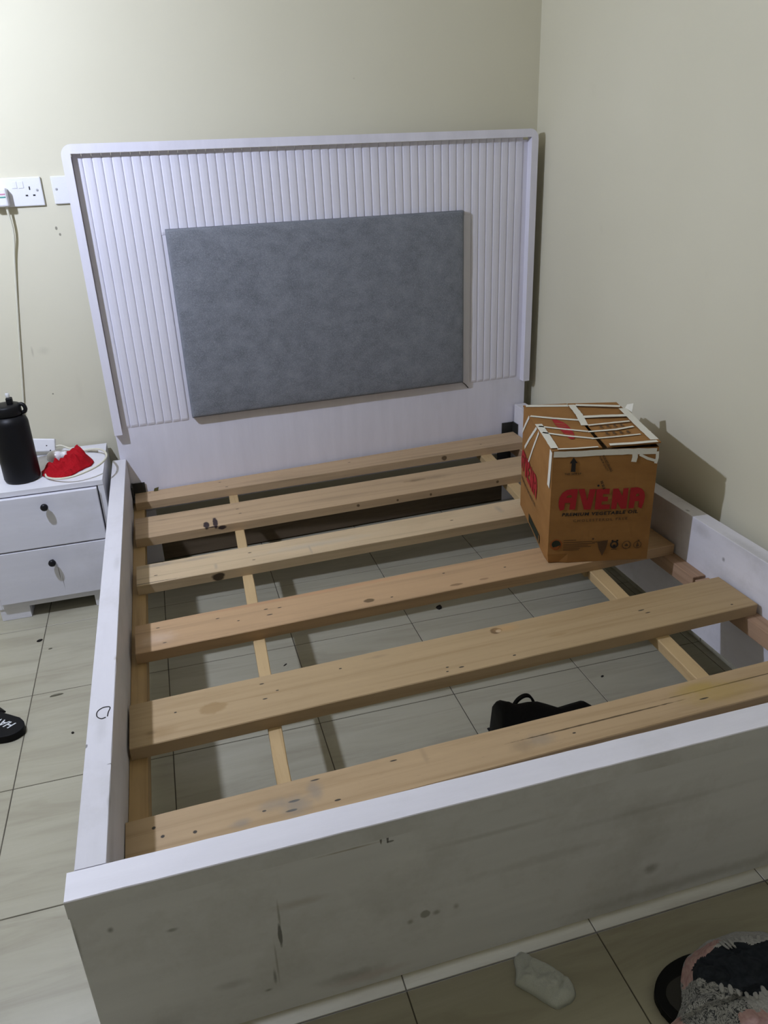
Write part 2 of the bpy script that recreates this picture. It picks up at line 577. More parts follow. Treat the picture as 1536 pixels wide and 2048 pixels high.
# pen mark on the left rail
M_INK = mat_plain('black_ink', (0.012, 0.012, 0.014, 1), 0.6, 0.3, 0.1)
tube('pen_mark', [(-0.014, 0.352, H + 0.0004), (-0.022, 0.350, H + 0.0004), (-0.030, 0.360, H + 0.0004), (-0.030, 0.374, H + 0.0004), (-0.021, 0.383, H + 0.0004), (-0.010, 0.383, H + 0.0004), (-0.007, 0.378, H + 0.0004), (-0.010, 0.366, H + 0.0004), (-0.011, 0.354, H + 0.0004)], 0.0010, M_INK, bed, n=6, seg=6)['label'] = 'round pen mark drawn on the rail'

# ---- ledger strips that carry the slats
M_LEDG = mat_wood('ledger_pine', (0.43, 0.285, 0.13), (0.32, 0.20, 0.085), (), 3.3, 'y', 0.5)
M_LEDR = mat_wood('ledger_pine_brown', (0.42, 0.27, 0.175), (0.30, 0.18, 0.11), (), 5.1, 'y', 0.5)
box('ledger', 0.0005, 0.037, 0.004, 1.80, 0.218, 0.2598, M_LEDG, bed, 0.0015)
box('ledger', 1.477, 1.5195, 0.004, 0.628, 0.240, 0.2832, M_LEDR, bed, 0.0025)
box('ledger', 1.480, 1.5195, 0.640, 1.86, 0.241, 0.2835, M_LEDR, bed, 0.0025)


# ---- slats
def zs(x):
    return 0.29 + 0.016 * x


def quad_bar(name, A, B, wA, wB, ztop, th, mat, seed, n=26, edge=0.0012, origin=None):
    """board along A->B (x or y dominant), wA/wB: (low, high) offsets of the two long edges at both ends"""
    v, f = [], []
    A, B = Vector((*A, 0)), Vector((*B, 0))
    d = (B - A)
    s = Vector((-d.y, d.x, 0)).normalized()
    for i in range(n + 1):
        t = i / n
        p = A + d * t
        lo = wA[0] + (wB[0] - wA[0]) * t
        hi = wA[1] + (wB[1] - wA[1]) * t
        lo += edge * noise.noise(Vector((t * 14, seed, 0.5)))
        hi += edge * noise.noise(Vector((t * 14, seed + 9, 0.5)))
        z = ztop(p + s * lo)
        warp = 0.0012 * noise.noise(Vector((t * 4, seed + 3, 0)))
        P0, P1 = p + s * lo, p + s * hi
        c = 0.0018
        for q, zz in ((P0, z - th), (P0, z - c + warp), (P0 + s * c, z + warp), (P1 - s * c, z - warp), (P1, z - c - warp), (P1, z - th)):
            v.append((q.x, q.y, zz))
    for i in range(n):
        for k in range(6):
            q = (k + 1) % 6
            f.append((i * 6 + k, i * 6 + q, (i + 1) * 6 + q, (i + 1) * 6 + k))
    f += [(5, 4, 3, 2, 1, 0), tuple(n * 6 + k for k in range(6))]
    return link_mesh(name, v, f, mat, bed, origin=origin)


NAIL = (0.03, 0.026, 0.022, 1)
KN = (0.30, 0.19, 0.08, 1)
KD = (0.12, 0.075, 0.035, 1)


def nail(x, y, a=0.006, b=0.0022):
    return ((x, y, zs(x)), (a, b, 0.006), NAIL, 0.95)


def stain(x, y, a, b, col=GR, st=0.35):
    return ((x, y, zs(x)), (a, b, 0.012), col, st)


SLATS = [
    dict(y=(1.7227, 1.815), yr=(1.7385, 1.866), e=0.0104, r=1.508, col=(0.49, 0.345, 0.21), sp=[nail(0.31, 1.80), nail(0.33, 1.745), nail(0.8, 1.80), nail(1.33, 1.78), nail(0.06, 1.80), stain(1.36, 1.73, 0.03, 0.02, BR_, .3), ((1.16, 1.733, 0.292), (0.012, 0.02, 0.010), KD, 0.9)]),
    dict(y=(1.419, 1.5855), e=0.0119, r=1.509, col=(0.475, 0.335, 0.20),
         sp=[((0.235, 1.440, 0.294), (0.011, 0.028, 0.014), (0.025, 0.014, 0.018, 1), 0.97), ((0.264, 1.449, 0.294), (0.009, 0.040, 0.014), (0.025, 0.014, 0.018, 1), 0.97),
             ((0.283, 1.419, 0.285), (0.016, 0.008, 0.008), (0.025, 0.014, 0.018, 1), 0.95), ((0.255, 1.419, 0.293), (0.022, 0.004, 0.004), (0.025, 0.014, 0.018, 1), 0.95),
             nail(0.345, 1.53), nail(0.35, 1.49), stain(0.1, 1.54, 0.03, 0.006, BR_, .5), stain(0.98, 1.53, 0.05, 0.012, KD, .6), stain(1.06, 1.53, 0.05, 0.02, BR_, .5),
             nail(1.38, 1.50), ((0.74, 1.421, 0.288), (0.006, 0.02, 0.006), KD, 0.9), ((0.88, 1.423, 0.285), (0.005, 0.02, 0.005), KD, 0.9), ((1.0, 1.424, 0.287), (0.005, 0.02, 0.006), KD, 0.9), ((1.25, 1.427, 0.296), (0.006, 0.02, 0.006), KD, 0.9)]),
    dict(y=(1.1055, 1.2289), e=0.0173, r=1.509, col=(0.545, 0.415, 0.26),
         sp=[nail(0.345, 1.19), nail(0.35, 1.14), nail(0.07, 1.15), stain(0.08, 1.215, 0.05, 0.012, GR, .45), stain(0.24, 1.14, 0.006, 0.02, GR, .4), stain(0.19, 1.21, 0.05, 0.01, GR, .4),
             ((0.243, 1.1065, 0.276), (0.02, 0.012, 0.014), (0.04, 0.025, 0.012, 1), 0.95), stain(0.55, 1.17, 0.2, 0.02, (0.45, 0.42, 0.36, 1), .35), nail(0.98, 1.17), stain(1.15, 1.19, 0.012, 0.03, GR, .4), stain(0.52, 1.14, 0.004, 0.03, GR, .35),
             ((0.05, 1.112, 0.291), (0.10, 0.0016, 0.004), NAIL, 0.9)]),
    dict(y=(0.7584, 0.8909), e=0.0153, r=1.511, col=(0.46, 0.30, 0.165),
         sp=[((0.609, 0.795, 0.30), (0.016, 0.010, 0.012), KD, 0.9), ((0.851, 0.789, 0.304), (0.020, 0.006, 0.012), (0.2, 0.12, 0.06, 1), 0.8), ((0.93, 0.79, 0.304), (0.014, 0.005, 0.01), (0.25, 0.15, 0.08, 1), 0.7),
             nail(0.345, 0.85), nail(0.35, 0.82, 0.009), nail(0.38, 0.845), nail(0.07, 0.86), nail(0.085, 0.785), nail(0.22, 0.85), nail(0.27, 0.82, 0.004), nail(0.84, 0.86, 0.004), nail(1.01, 0.83, 0.004), nail(0.67, 0.79, 0.004),
             stain(0.07, 0.81, 0.05, 0.03, (0.62, 0.5, 0.42, 1), .3), stain(0.5, 0.885, 0.5, 0.008, (0.5, 0.27, 0.14, 1), .55)]),
    dict(y=(0.413, 0.5613), e=0.0055, r=1.508, col=(0.42, 0.30, 0.165), dark=(0.335, 0.225, 0.11),
         sp=[((0.861, 0.548, 0.304), (0.016, 0.013, 0.014), (0.10, 0.06, 0.03, 1), 0.95), ((0.866, 0.545, 0.306), (0.008, 0.007, 0.012), (0.55, 0.42, 0.28, 1), 0.9), stain(0.885, 0.55, 0.04, 0.014, (0.5, 0.3, 0.13, 1), .55),
             stain(0.178, 0.488, 0.030, 0.020, KN, .65), stain(0.068, 0.444, 0.035, 0.018, KN, .55), stain(0.05, 0.45, 0.012, 0.008, KD, .4), nail(0.29, 0.48), nail(0.29, 0.535), nail(0.32, 0.50, 0.004), nail(1.24, 0.49, 0.009), nail(1.23, 0.505, 0.009),
             nail(1.45, 0.45, 0.004), nail(0.73, 0.44, 0.007), nail(0.70, 0.45, 0.004), nail(0.695, 0.435, 0.004), nail(0.86, 0.44, 0.004), stain(0.99, 0.48, 0.03, 0.006, KN, .5), stain(0.56, 0.545, 0.03, 0.006, BR_, .4), nail(0.47, 0.53, 0.004), nail(0.1, 0.50, 0.003)]),
    dict(y=(0.118, 0.215), e=0.002, r=1.508, col=(0.46, 0.325, 0.185), dark=(0.37, 0.25, 0.13),
         sp=[nail(0.299, 0.166, 0.012, 0.003), nail(0.291, 0.145, 0.012, 0.003), nail(0.243, 0.16, 0.004), nail(0.375, 0.142, 0.006), nail(0.345, 0.205, 0.010), nail(0.05, 0.185, 0.004, 0.004), nail(0.065, 0.16, 0.004, 0.004), nail(0.12, 0.152, 0.004, 0.004),
             stain(0.30, 0.155, 0.03, 0.03, GR, .55), stain(0.26, 0.17, 0.03, 0.015, GR, .4), stain(0.2, 0.145, 0.02, 0.01, GR, .5), stain(0.34, 0.18, 0.015, 0.03, GR, .5), stain(0.75, 0.16, 0.03, 0.02, BR_, .5), stain(0.79, 0.165, 0.03, 0.02, GR, .4), ((0.93, 0.176, zs(0.93)), (0.22, 0.0022, 0.01), (0.07, 0.045, 0.02, 1), 0.9), ((1.25, 0.19, zs(1.25)), (0.2, 0.0018, 0.01), (0.07, 0.045, 0.02, 1), 0.85),
             stain(1.17, 0.20, 0.06, 0.02, (0.42, 0.29, 0.06, 1), .6), stain(1.21, 0.17, 0.10, 0.03, (0.42, 0.29, 0.06, 1), .45), nail(1.16, 0.165, 0.012), nail(0.86, 0.16, 0.004), stain(0.56, 0.20, 0.006, 0.03, BR_, .3), nail(0.5, 0.205, 0.008)]),
]
for k, s in enumerate(SLATS):
    ya, yb = s['y']
    yra, yrb = s.get('yr', (ya + 0.0157, yb + 0.0157))
    oc = ((s['e'] + s['r']) / 2, (ya + yb) / 2 + 0.008, 0.285)
    m = mat_wood('slat_pine', s['col'], s.get('dark', tuple(x * 0.78 for x in s['col'])), off(oc, s['sp']), 1.0 + k * 4.3)
    quad_bar('slat', (s['e'], ya), (s['r'], yra), (0, yb - ya), (0, yrb - yra), lambda p: zs(p.x), 0.0300, m, 3.0 + k * 7, origin=oc)

# ---- battens nailed underneath
M_BAT = mat_wood('batten_pine', (0.50, 0.355, 0.185), (0.42, 0.285, 0.135), (), 7.7, 'y', 0.2)
quad_bar('batten', (0.273, 0.115), (0.336, 1.80), (-0.028, 0.0), (-0.031, 0.0), lambda p: zs(p.x) - 0.0302, 0.026, M_BAT, 60)
quad_bar('batten', (1.207, 0.11), (1.242, 0.778), (-0.034, 0.0), (-0.040, 0.0), lambda p: zs(p.x) - 0.0302, 0.026, M_BAT, 64)
quad_bar('batten', (1.236, 0.787), (1.322, 1.84), (-0.040, 0.0), (-0.045, 0.0), lambda p: zs(p.x) - 0.0302, 0.026, M_BAT, 68)

# ---- steel angle brackets between rails and headboard
M_STEEL = mat_plain('black_steel', (0.025, 0.025, 0.022, 1), 0.45, 0.5, 0.3, 60)


def hy(x):
    """front plane of the headboard panel (it stands slightly askew)"""
    return 1.8203 + 0.0487 * x


multi_box('bracket', [(0.002, 0.006, hy(0) - 0.05, hy(0) - 0.004, 0.282, 0.330), (0.002, 0.048, hy(0) - 0.006, hy(0) - 0.0025, 0.282, 0.328)], M_STEEL, bed)
multi_box('bracket', [(1.514, 1.518, hy(1.5) - 0.05, hy(1.5) - 0.004, 0.300, 0.350), (1.468, 1.516, hy(1.5) - 0.006, hy(1.5) - 0.0025, 0.300, 0.348)], M_STEEL, bed)
multi_box('bracket', [(1.45, 1.51, hy(1.5) - 0.006, hy(1.5) - 0.0025, 0.185, 0.235)], M_STEEL, bed)

# ---- headboard
M_HB = mat_paint('white_paint_headboard', base=(0.76, 0.745, 0.83), grime=0.16, along='z', low=0.58)
M_FLUTE = mat_paint('white_paint_flutes', base=(0.77, 0.755, 0.84), grime=0.12, along='z', low=0.6)
HA = math.atan(0.0487)


def hb(s, d, z):
    """s along the headboard from x=0, d towards the viewer from the panel front"""
    c, sn = math.cos(HA), math.sin(HA)
    return Vector((s * c + d * sn, 1.8203 + s * sn - d * c, z))


def hb_box(name, s0, s1, d0, d1, z0, z1, mat, parent, bevel=0.0015, seg=2):
    v, f = box_vf(s0, s1, d0, d1, z0, z1)
    return link_mesh(name, [hb(*p) for p in v], f, mat, parent, bevel=bevel, seg=seg)


S0, S1, ZT, ZB = -0.022, 1.572, 1.428, 0.520
headboard = hb_box('headboard', S0 + 0.002, S1 - 0.004, -0.022, 0.0, 0.215, ZT - 0.034, M_HB, bed, 0.001)
for s in (S0 + 0.002, S1 - 0.094):
    hb_box('headboard_leg', s, s + 0.09, -0.022, 0.0, 0.0, 0.214, M_HB, headboard, 0.001)
hb_box('headboard_cross_rail', S0 + 0.0925, S1 - 0.0945, -0.021, -0.001, 0.006, 0.097, mat_wood('dark_raw_wood', (0.13, 0.095, 0.06), (0.09, 0.065, 0.04), (), 2.2), headboard, 0.001)['label'] = 'dark unpainted lower cross rail'
# frame trim: rounded top corners, open at the bottom
R = 0.032
tw = 0.026
outer, inner = [], []
outer.append((S0, ZB))
for k in range(7):
    a = math.pi - k * math.pi / 12
    outer.append((S0 + R + R * math.cos(a), ZT - R + R * math.sin(a)))
for k in range(7):
    a = math.pi / 2 - k * math.pi / 12
    outer.append((S1 - R + R * math.cos(a), ZT - R + R * math.sin(a)))
outer.append((S1, ZB))
inner = [(S0 + tw, ZB)] + [(S0 + tw, ZT - tw)] * 7 + [(S1 - tw, ZT - tw)] * 7 + [(S1 - tw, ZB)]
n = len(outer)
tv, tf = [], []
for d in (0.0, 0.030):
    tv += [hb(s, d, z) for s, z in outer] + [hb(s, d, z) for s, z in inner]
for i in range(n - 1):
    a, b, c, d = i, i + 1, n + i + 1, n + i
    same = inner[i] == inner[i + 1]
    for base, rev in ((0, True), (2 * n, False)):
        q = (a + base, b + base, c + base, d + base) if not same else (a + base, b + base, d + base)
        tf.append(tuple(reversed(q)) if rev else q)
    tf.append((a, b, b + 2 * n, a + 2 * n))
    if not same:
        tf.append((d, d + 2 * n, c + 2 * n, c))
tf.append((0, 2 * n, 3 * n, n))
tf.append((n - 1, 2 * n - 1, 4 * n - 1, 3 * n - 1))
tr = link_mesh('frame_trim', tv, tf, M_HB, headboard)
bmx = bmesh.new()
bmx.from_mesh(tr.data)
bmesh.ops.remove_doubles(bmx, verts=bmx.verts, dist=1e-5)
bmesh.ops.recalc_face_normals(bmx, faces=bmx.faces)
bmx.to_mesh(tr.data)
bmx.free()
# routed flutes: convex reeds with fine grooves, rounded feet
PW = 0.0287
PAD = (0.247, 1.288, 0.545, 1.173)


def reed(z0, z1):
    v, f = [], []
    prof = [(-PW / 2 + 0.0004, 0.0), (-PW / 2 + 0.0012, 0.0024), (-PW / 2 + 0.005, 0.0036), (0.0, 0.0042), (PW / 2 - 0.005, 0.0036), (PW / 2 - 0.0012, 0.0024), (PW / 2 - 0.0004, 0.0)]
    zsn = [(z0, 0.15), (z0 + 0.004, 0.6), (z0 + 0.010, 1.0), (z1, 1.0)]
    for z, k in zsn:
        for s, d in prof:
            v.append((s, -d * k, z))
    m = len(prof)
    for j in range(len(zsn) - 1):
        for i in range(m - 1):
            f.append((j * m + i, j * m + i + 1, (j + 1) * m + i + 1, (j + 1) * m + i))
    f.append(tuple(range(m)))
    f.append(tuple((len(zsn) - 1) * m + i for i in reversed(range(m))))
    return v, f


flute_data = {}
s = S0 + tw + PW / 2 + 0.001
while s < S1 - tw - PW / 2 + 0.004:
    over = PAD[0] - 0.012 < s < PAD[1] + 0.042
    key = 'short' if over else 'long'
    z0 = 1.155 if over else ZB + 0.013 + 0.0
    if key not in flute_data:
        v, f = reed(0.0, ZT - tw - 0.0005 - z0)
        rot = Matrix.Rotation(HA, 3, 'Z')
        o = link_mesh('flute', [rot @ Vector(p) for p in v], f, M_FLUTE, None, origin=(0, 0, 0))
        for pl in o.data.polygons:
            pl.use_smooth = False
        flute_data[key] = o.data
    else:
        o = bpy.data.objects.new('flute', flute_data[key])
        COL.objects.link(o)
    o.parent = headboard
    o.location = hb(s, 0.0, z0) - world_loc(headboard)
    s += PW
# upholstered pad
npad = NT('grey_felt', 0.95, 0.1)
f1 = npad.noise(14, 6, 0.7)
cc = npad.ramp(f1, [(0.25, (0.135, 0.145, 0.168)), (0.75, (0.25, 0.265, 0.30))])
f2 = npad.noise(240, 3, 0.6)
cc = npad.mix(npad.ramp(f2, [(0.45, (0, 0, 0)), (0.75, (0.5, 0.5, 0.5))]), cc, (0.40, 0.42, 0.46, 1))
npad.bump(f2, 0.5, 0.002)
M_FELT = npad.color(cc)
NU, NV = 30, 18
pv, pf = [], []


def pad_d(a, b):
    e = min(a, 1 - a) * (PAD[1] - PAD[0])
    g = min(b, 1 - b) * (PAD[3] - PAD[2])
    m = min(e, g)
    return 0.026 + 0.005 * min(1.0, m / 0.06) ** 0.6 + 0.0012 * noise.noise(Vector((a * 7, b * 5, 0.3)))


us = [0, 0.003, 0.008] + [0.02 + 0.96 * i / (NU - 1) for i in range(NU)] + [0.992, 0.997, 1]
vs_ = [0, 0.005, 0.013] + [0.03 + 0.94 * i / (NV - 1) for i in range(NV)] + [0.987, 0.995, 1]
for b in vs_:
    for a in us:
        edge = min(min(a, 1 - a) / 0.008, min(b, 1 - b) / 0.013, 1.0)
        d = pad_d(a, b) - 0.005 * (1 - math.sqrt(max(0, 1 - (1 - edge) ** 2)))
        pv.append(hb(PAD[0] + a * (PAD[1] - PAD[0]), d, PAD[2] + b * (PAD[3] - PAD[2])))
nu, nv = len(us), len(vs_)
for j in range(nv - 1):
    for i in range(nu - 1):
        pf.append((j * nu + i, j * nu + i + 1, (j + 1) * nu + i + 1, (j + 1) * nu + i))
ring = [i for i in range(nu)] + [j * nu + nu - 1 for j in range(1, nv)] + [(nv - 1) * nu + i for i in range(nu - 2, -1, -1)] + [j * nu for j in range(nv - 2, 0, -1)]
kb = len(pv)
for i in ring:
    a, b = us[i % nu], vs_[i // nu]
    pv.append(hb(PAD[0] + a * (PAD[1] - PAD[0]), 0.0005, PAD[2] + b * (PAD[3] - PAD[2])))
m = len(ring)
for i in range(m):
    pf.append((ring[i], kb + i, kb + (i + 1) % m, ring[(i + 1) % m]))
pf.append(tuple(kb + i for i in range(m)))
pad = link_mesh('headboard_pad', pv, pf, M_FELT, headboard, smooth=True)
pad['label'] = 'grey felt padded panel'
tube('wire', [hb(1.272, 0.008, 0.550), hb(1.29, 0.006, 0.542), hb(1.305, 0.005, 0.530), hb(1.318, 0.002, 0.515)], 0.0016, M_INK, headboard)['label'] = 'thin black wire'

# ================================================================== NIGHTSTAND
NX0, NX1, NY0, NY1, NZ = -0.470, -0.064, 1.560, 1.936, 0.453
ns = empty('nightstand', ((NX0 + NX1) / 2, (NY0 + NY1) / 2, 0))
tag(ns, 'white two-drawer nightstand with black knobs beside the bed', 'nightstand')
M_NS = mat_paint('white_paint_nightstand', base=(0.73, 0.725, 0.77), grime=0.18, low=0.56)
T = 0.018
multi_box('carcass', [(NX0, NX0 + T, NY0, NY1, 0.045, NZ - T), (NX1 - T, NX1, NY0, NY1, 0.045, NZ - T), (NX0, NX1, NY0 - 0.001, NY1, NZ - T, NZ),
                      (NX0 + T, NX1 - T, NY0, NY1, 0.045, 0.045 + T), (NX0 + T, NX1 - T, NY1 - 0.006, NY1, 0.045 + T, NZ - T)], M_NS, ns, bevel=0.0012)
for xa in (NX0 + 0.008, NX1 - 0.10):
    for ya in (NY0 + 0.004, NY1 - 0.075):
        box('foot', xa, xa + 0.092, ya, ya + 0.07, 0.0, 0.0448, M_NS, ns, 0.0015)
M_DRK = mat_plain('dark_gap', (0.02, 0.018, 0.016, 1), 0.9, 0.1)
M_KNOB = mat_plain('black_knob', (0.006, 0.006, 0.009, 1), 0.35, 0.3, 0.1)
for zi, (za, zb, kx, kz) in enumerate(((0.0675, 0.2490, -0.2630, 0.203), (0.2535, 0.4315, -0.2470, 0.398))):
    xa, xb = NX0 + T + 0.0035, NX1 - T - 0.0035
    oc = ((xa + xb) / 2, NY0 + 0.012, (za + zb) / 2)
    sp = []
    if zi == 0:
        sp = off(oc, [((-0.252, NY0 - 0.014, 0.16), (0.0012, 0.02, 0.03), DK, 0.75), ((-0.246, NY0 - 0.014, 0.12), (0.0012, 0.02, 0.03), DK, 0.6), ((-0.255, NY0 - 0.014, 0.185), (0.0012, 0.02, 0.012), DK, 0.7)])
    mD = mat_paint('white_paint_drawer', sp, base=(0.69, 0.685, 0.745), grime=0.22, low=0.52)
    v, f = box_vf(xa, xb, NY0 - 0.014, NY0 + 0.30, za, zb)
    dr = link_mesh('drawer', v, f, mD, ns, bevel=0.002, origin=oc)
    lathe('knob', [(0.004, 0.0), (0.0045, 0.012), (0.0095, 0.014), (0.0115, 0.018), (0.0115, 0.024), (0.009, 0.028), (0.003, 0.029)], M_KNOB, dr,
          (kx, NY0 - 0.014, kz), 20, rot=Matrix.Rotation(math.pi / 2, 3, 'X'))

# ---- water bottle
M_BOT = mat_plain('matte_black_steel', (0.0045, 0.0045, 0.006, 1), 0.45, 0.22, 0.1, 20)
M_LID = mat_plain('black_lid_plastic', (0.005, 0.005, 0.006, 1), 0.5, 0.25, 0.1, 20)
BX, BY = -0.313, 1.662
bot = empty('water_bottle', (BX, BY, NZ))
tag(bot, 'black insulated water bottle with spout lid on the nightstand', 'bottle')
lathe('bottle_body', [(0.046, 0.0), (0.053, 0.003), (0.0555, 0.010), (0.0555, 0.188), (0.0540, 0.198), (0.049, 0.208), (0.043, 0.213), (0.041, 0.215)], M_BOT, bot, (BX, BY, NZ + 0.0003), 48)
lathe('lid', [(0.0405, 0.2155), (0.044, 0.218), (0.044, 0.243), (0.041, 0.248), (0.020, 0.250)], M_LID, bot, (BX, BY, NZ), 40)
box('spout', BX + 0.006, BX + 0.024, BY - 0.010, BY + 0.010, NZ + 0.2495, NZ + 0.270, M_LID, bot, 0.003)
n = NT('clear_straw_tip', 0.2, 0.5)
n.bsdf.inputs['Transmission Weight'].default_value = 0.35
M_STRAW = n.color((0.8, 0.8, 0.8, 1))
lathe('straw_tip', [(0.005, 0.0), (0.006, 0.002), (0.006, 0.012), (0.004, 0.014)], M_STRAW, bot, (BX + 0.013, BY, NZ + 0.2702), 16)
tube('carry_loop', [(BX + 0.036, BY, NZ + 0.244), (BX + 0.048, BY - 0.002, NZ + 0.246), (BX + 0.055, BY - 0.004, NZ + 0.238), (BX + 0.055, BY - 0.004, NZ + 0.226), (BX + 0.047, BY - 0.002, NZ + 0.220), (BX + 0.038, BY, NZ + 0.221)], 0.0062, M_LID, bot)

# ---- extension lead block, coiled cord
M_CORD = mat_plain('ivory_cord', (0.66, 0.64, 0.52, 1), 0.5, 0.4, 0.05)
M_SOCK = mat_plain('white_socket_plastic', (0.74, 0.74, 0.77, 1), 0.35, 0.5, 0.02)
ex = empty('extension_lead', (-0.27, 1.885, NZ))
tag(ex, 'white extension socket block with ivory cord coiled on the nightstand', 'extension lead')
v, f = box_vf(-0.055, 0.042, -0.016, 0.016, 0.0, 0.046)
rt = Matrix.Rotation(math.radians(8), 3, 'Y') @ Matrix.Rotation(math.radians(-18), 3, 'X')
link_mesh('socket_block', [rt @ Vector(p) + Vector((-0.274, 1.885, NZ + 0.012)) for p in v], f, M_SOCK, ex, bevel=0.004)
multi_box('screw', [(-0.2545, -0.2505, 1.8535, 1.8555, 0.4935, 0.4965), (-0.2455, -0.2420, 1.8535, 1.8560, 0.475, 0.478)], M_KNOB, ex)
Zt = NZ
tube('cord', [(-0.232, 1.885, Zt + 0.026), (-0.21, 1.886, Zt + 0.026), (-0.185, 1.875, Zt + 0.016), (-0.15, 1.85, Zt + 0.010), (-0.115, 1.842, Zt + 0.014), (-0.075, 1.80, Zt + 0.022), (-0.052, 1.72, Zt + 0.030), (-0.055, 1.645, Zt + 0.034),
              (-0.085, 1.588, Zt + 0.032), (-0.140, 1.560, Zt + 0.024), (-0.190, 1.578, Zt + 0.014), (-0.236, 1.630, Zt + 0.006), (-0.246, 1.70, Zt + 0.0045), (-0.24, 1.77, Zt + 0.0045), (-0.20, 1.84, Zt + 0.0045), (-0.14, 1.865, Zt + 0.0045), (-0.09, 1.84, Zt + 0.0045)], 0.0036, M_CORD, ex, n=8)


# ---- crumpled red cloth and white bulb
def blob(name, outline, z0, hfun, mat, parent=None, rings=10, sub=5, fold=0.004, seed=0.0, smooth=True, thick=0.0):
    """crumpled cloth: filled outline (2-D, world), heights from hfun(t, x, y); t = 0 centre .. 1 rim"""
    P = catmull([(*p, 0) for p in outline + [outline[0]]], sub)[:-1]
    c = sum((Vector(p) for p in P), Vector((0, 0, 0))) / len(P)
    m = len(P)
    v, f = [], []
    for r in range(1, rings + 1):
        t = r / rings
        for p in P:
            q = c + (p - c) * t
            w = Vector((noise.noise(Vector((q.x * 40, q.y * 40, seed))), noise.noise(Vector((q.x * 40, q.y * 40, seed + 5))), 0)) * fold * 0.6
            q2 = q + w * (1 if r < rings else 0.6)
            v.append((q2.x, q2.y, z0 + max(0.0006, hfun(t, q.x, q.y))))
    v.append((c.x, c.y, z0 + hfun(0, c.x, c.y)))
    ci = len(v) - 1
    for i in range(m):
        f.append((ci, i, (i + 1) % m))
    for r in range(rings - 1):
        for i in range(m):
            k = (i + 1) % m
            f.append((r * m + i, (r + 1) * m + i, (r + 1) * m + k, r * m + k))
    # underside
    b0 = len(v)
    for i in range(m):
        x_, y_, _ = v[(rings - 1) * m + i]
        v.append((c.x + (x_ - c.x) * 0.97, c.y + (y_ - c.y) * 0.97, z0 + 0.0002))
    for i in range(m):
        k = (i + 1) % m
        f.append(((rings - 1) * m + i, b0 + i, b0 + k, (rings - 1) * m + k))
    f.append(tuple(reversed([b0 + i for i in range(m)])))
    return link_mesh(name, v, f, mat, parent, smooth=smooth)


nr = NT('red_cloth', 0.9, 0.15)
M_RED = nr.color(nr.ramp(nr.noise(40, 4), [(0.3, (0.30, 0.004, 0.009)), (0.7, (0.43, 0.008, 0.016))]))


def red_h(t, x, y):
    bump = 0.045 * math.exp(-(((x + 0.150) / 0.036) ** 2 + ((y - 1.745) / 0.055) ** 2)) + 0.020 * math.exp(-(((x + 0.215) / 0.04) ** 2 + ((y - 1.69) / 0.03) ** 2))
    e = min(1, (1 - t) * 3.5)
    fold = abs(noise.noise(Vector((x * 50 + y * 20, y * 36, 2.0)))) * 0.026 - 0.002
    return (0.010 + bump + fold) * e + 0.0035 * (1 - e)


tag(blob('red_cloth', [(-0.262, 1.700), (-0.246, 1.645), (-0.205, 1.612), (-0.165, 1.625), (-0.135, 1.668), (-0.103, 1.705), (-0.100, 1.745), (-0.118, 1.790), (-0.150, 1.815), (-0.182, 1.800), (-0.190, 1.760), (-0.206, 1.722), (-0.238, 1.718)], NZ, red_h, M_RED, None, 18, 9, 0.010, 1.0),
    'crumpled bright red cloth lying on the nightstand', 'cloth')
nbm = NT('frosted_bulb', 0.15, 0.6)
M_BULB = nbm.color((0.74, 0.72, 0.76, 1))
bl = empty('light_bulb', (-0.222, 1.772, NZ))
tag(bl, 'loose white light bulb lying behind the red cloth', 'light bulb')
rb = Matrix.Rotation(math.radians(80), 3, 'Y') @ Matrix.Rotation(0.3, 3, 'X')
lathe('bulb_globe', [(0.004, -0.0225), (0.013, -0.019), (0.0200, -0.011), (0.0225, 0.0), (0.0215, 0.010), (0.017, 0.022), (0.013, 0.03)], M_BULB, bl, (-0.226, 1.775, NZ + 0.0235), 28, rot=rb)
lathe('bulb_cap', [(0.0125, 0.0302), (0.0125, 0.046), (0.008, 0.050)], M_WPLASTIC, bl, (-0.226, 1.775, NZ + 0.0235), 20, rot=rb)

# ================================================================== WALL SOCKETS
yw = ROOM_Y1


def socket_plate(name, xa, xb, za, zb, label):
    o = empty(name, ((xa + xb) / 2, yw, (za + zb) / 2))
    tag(o, label, 'wall socket', 'wall sockets left of the headboard')
    box('face_plate', xa, xb, yw - 0.011, yw - 0.0005, za, zb, M_SOCK, o, 0.003)
    return o


s1 = socket_plate('wall_socket', -0.262, -0.1085, 1.2585, 1.3435, 'white double wall socket with a plug in its left outlet')
yf = yw - 0.0118
multi_box('pin_slot', [(-0.1470, -0.1435, yf, yf + 0.002, 1.306, 1.316), (-0.1605, -0.1535, yf, yf + 0.002, 1.2878, 1.2922), (-0.1385, -0.1315, yf, yf + 0.002, 1.2878, 1.2922)], M_INK, s1)
M_SHADE = mat_plain('switch_outline', (0.62, 0.62, 0.64, 1), 0.4, 0.4, 0.02)
for sx in (-0.188, -0.169):
    box('rocker_switch', sx - 0.0075, sx + 0.0075, yf - 0.0012, yf + 0.001, 1.312, 1.332, M_SOCK, s1, 0.001)
M_SCREW = mat_plain('dull_screw', (0.35, 0.35, 0.36, 1), 0.4, 0.5)
lathe('screw', [(0.0036, 0.0), (0.0036, 0.0012), (0.002, 0.0016)], M_SCREW, s1, (-0.1235, yf + 0.001, 1.3045), 14, rot=Matrix.Rotation(math.pi / 2, 3, 'X'))
s2 = socket_plate('wall_socket', -0.0785, 0.075, 1.2600, 1.3430, 'white wall socket half hidden behind the headboard edge')
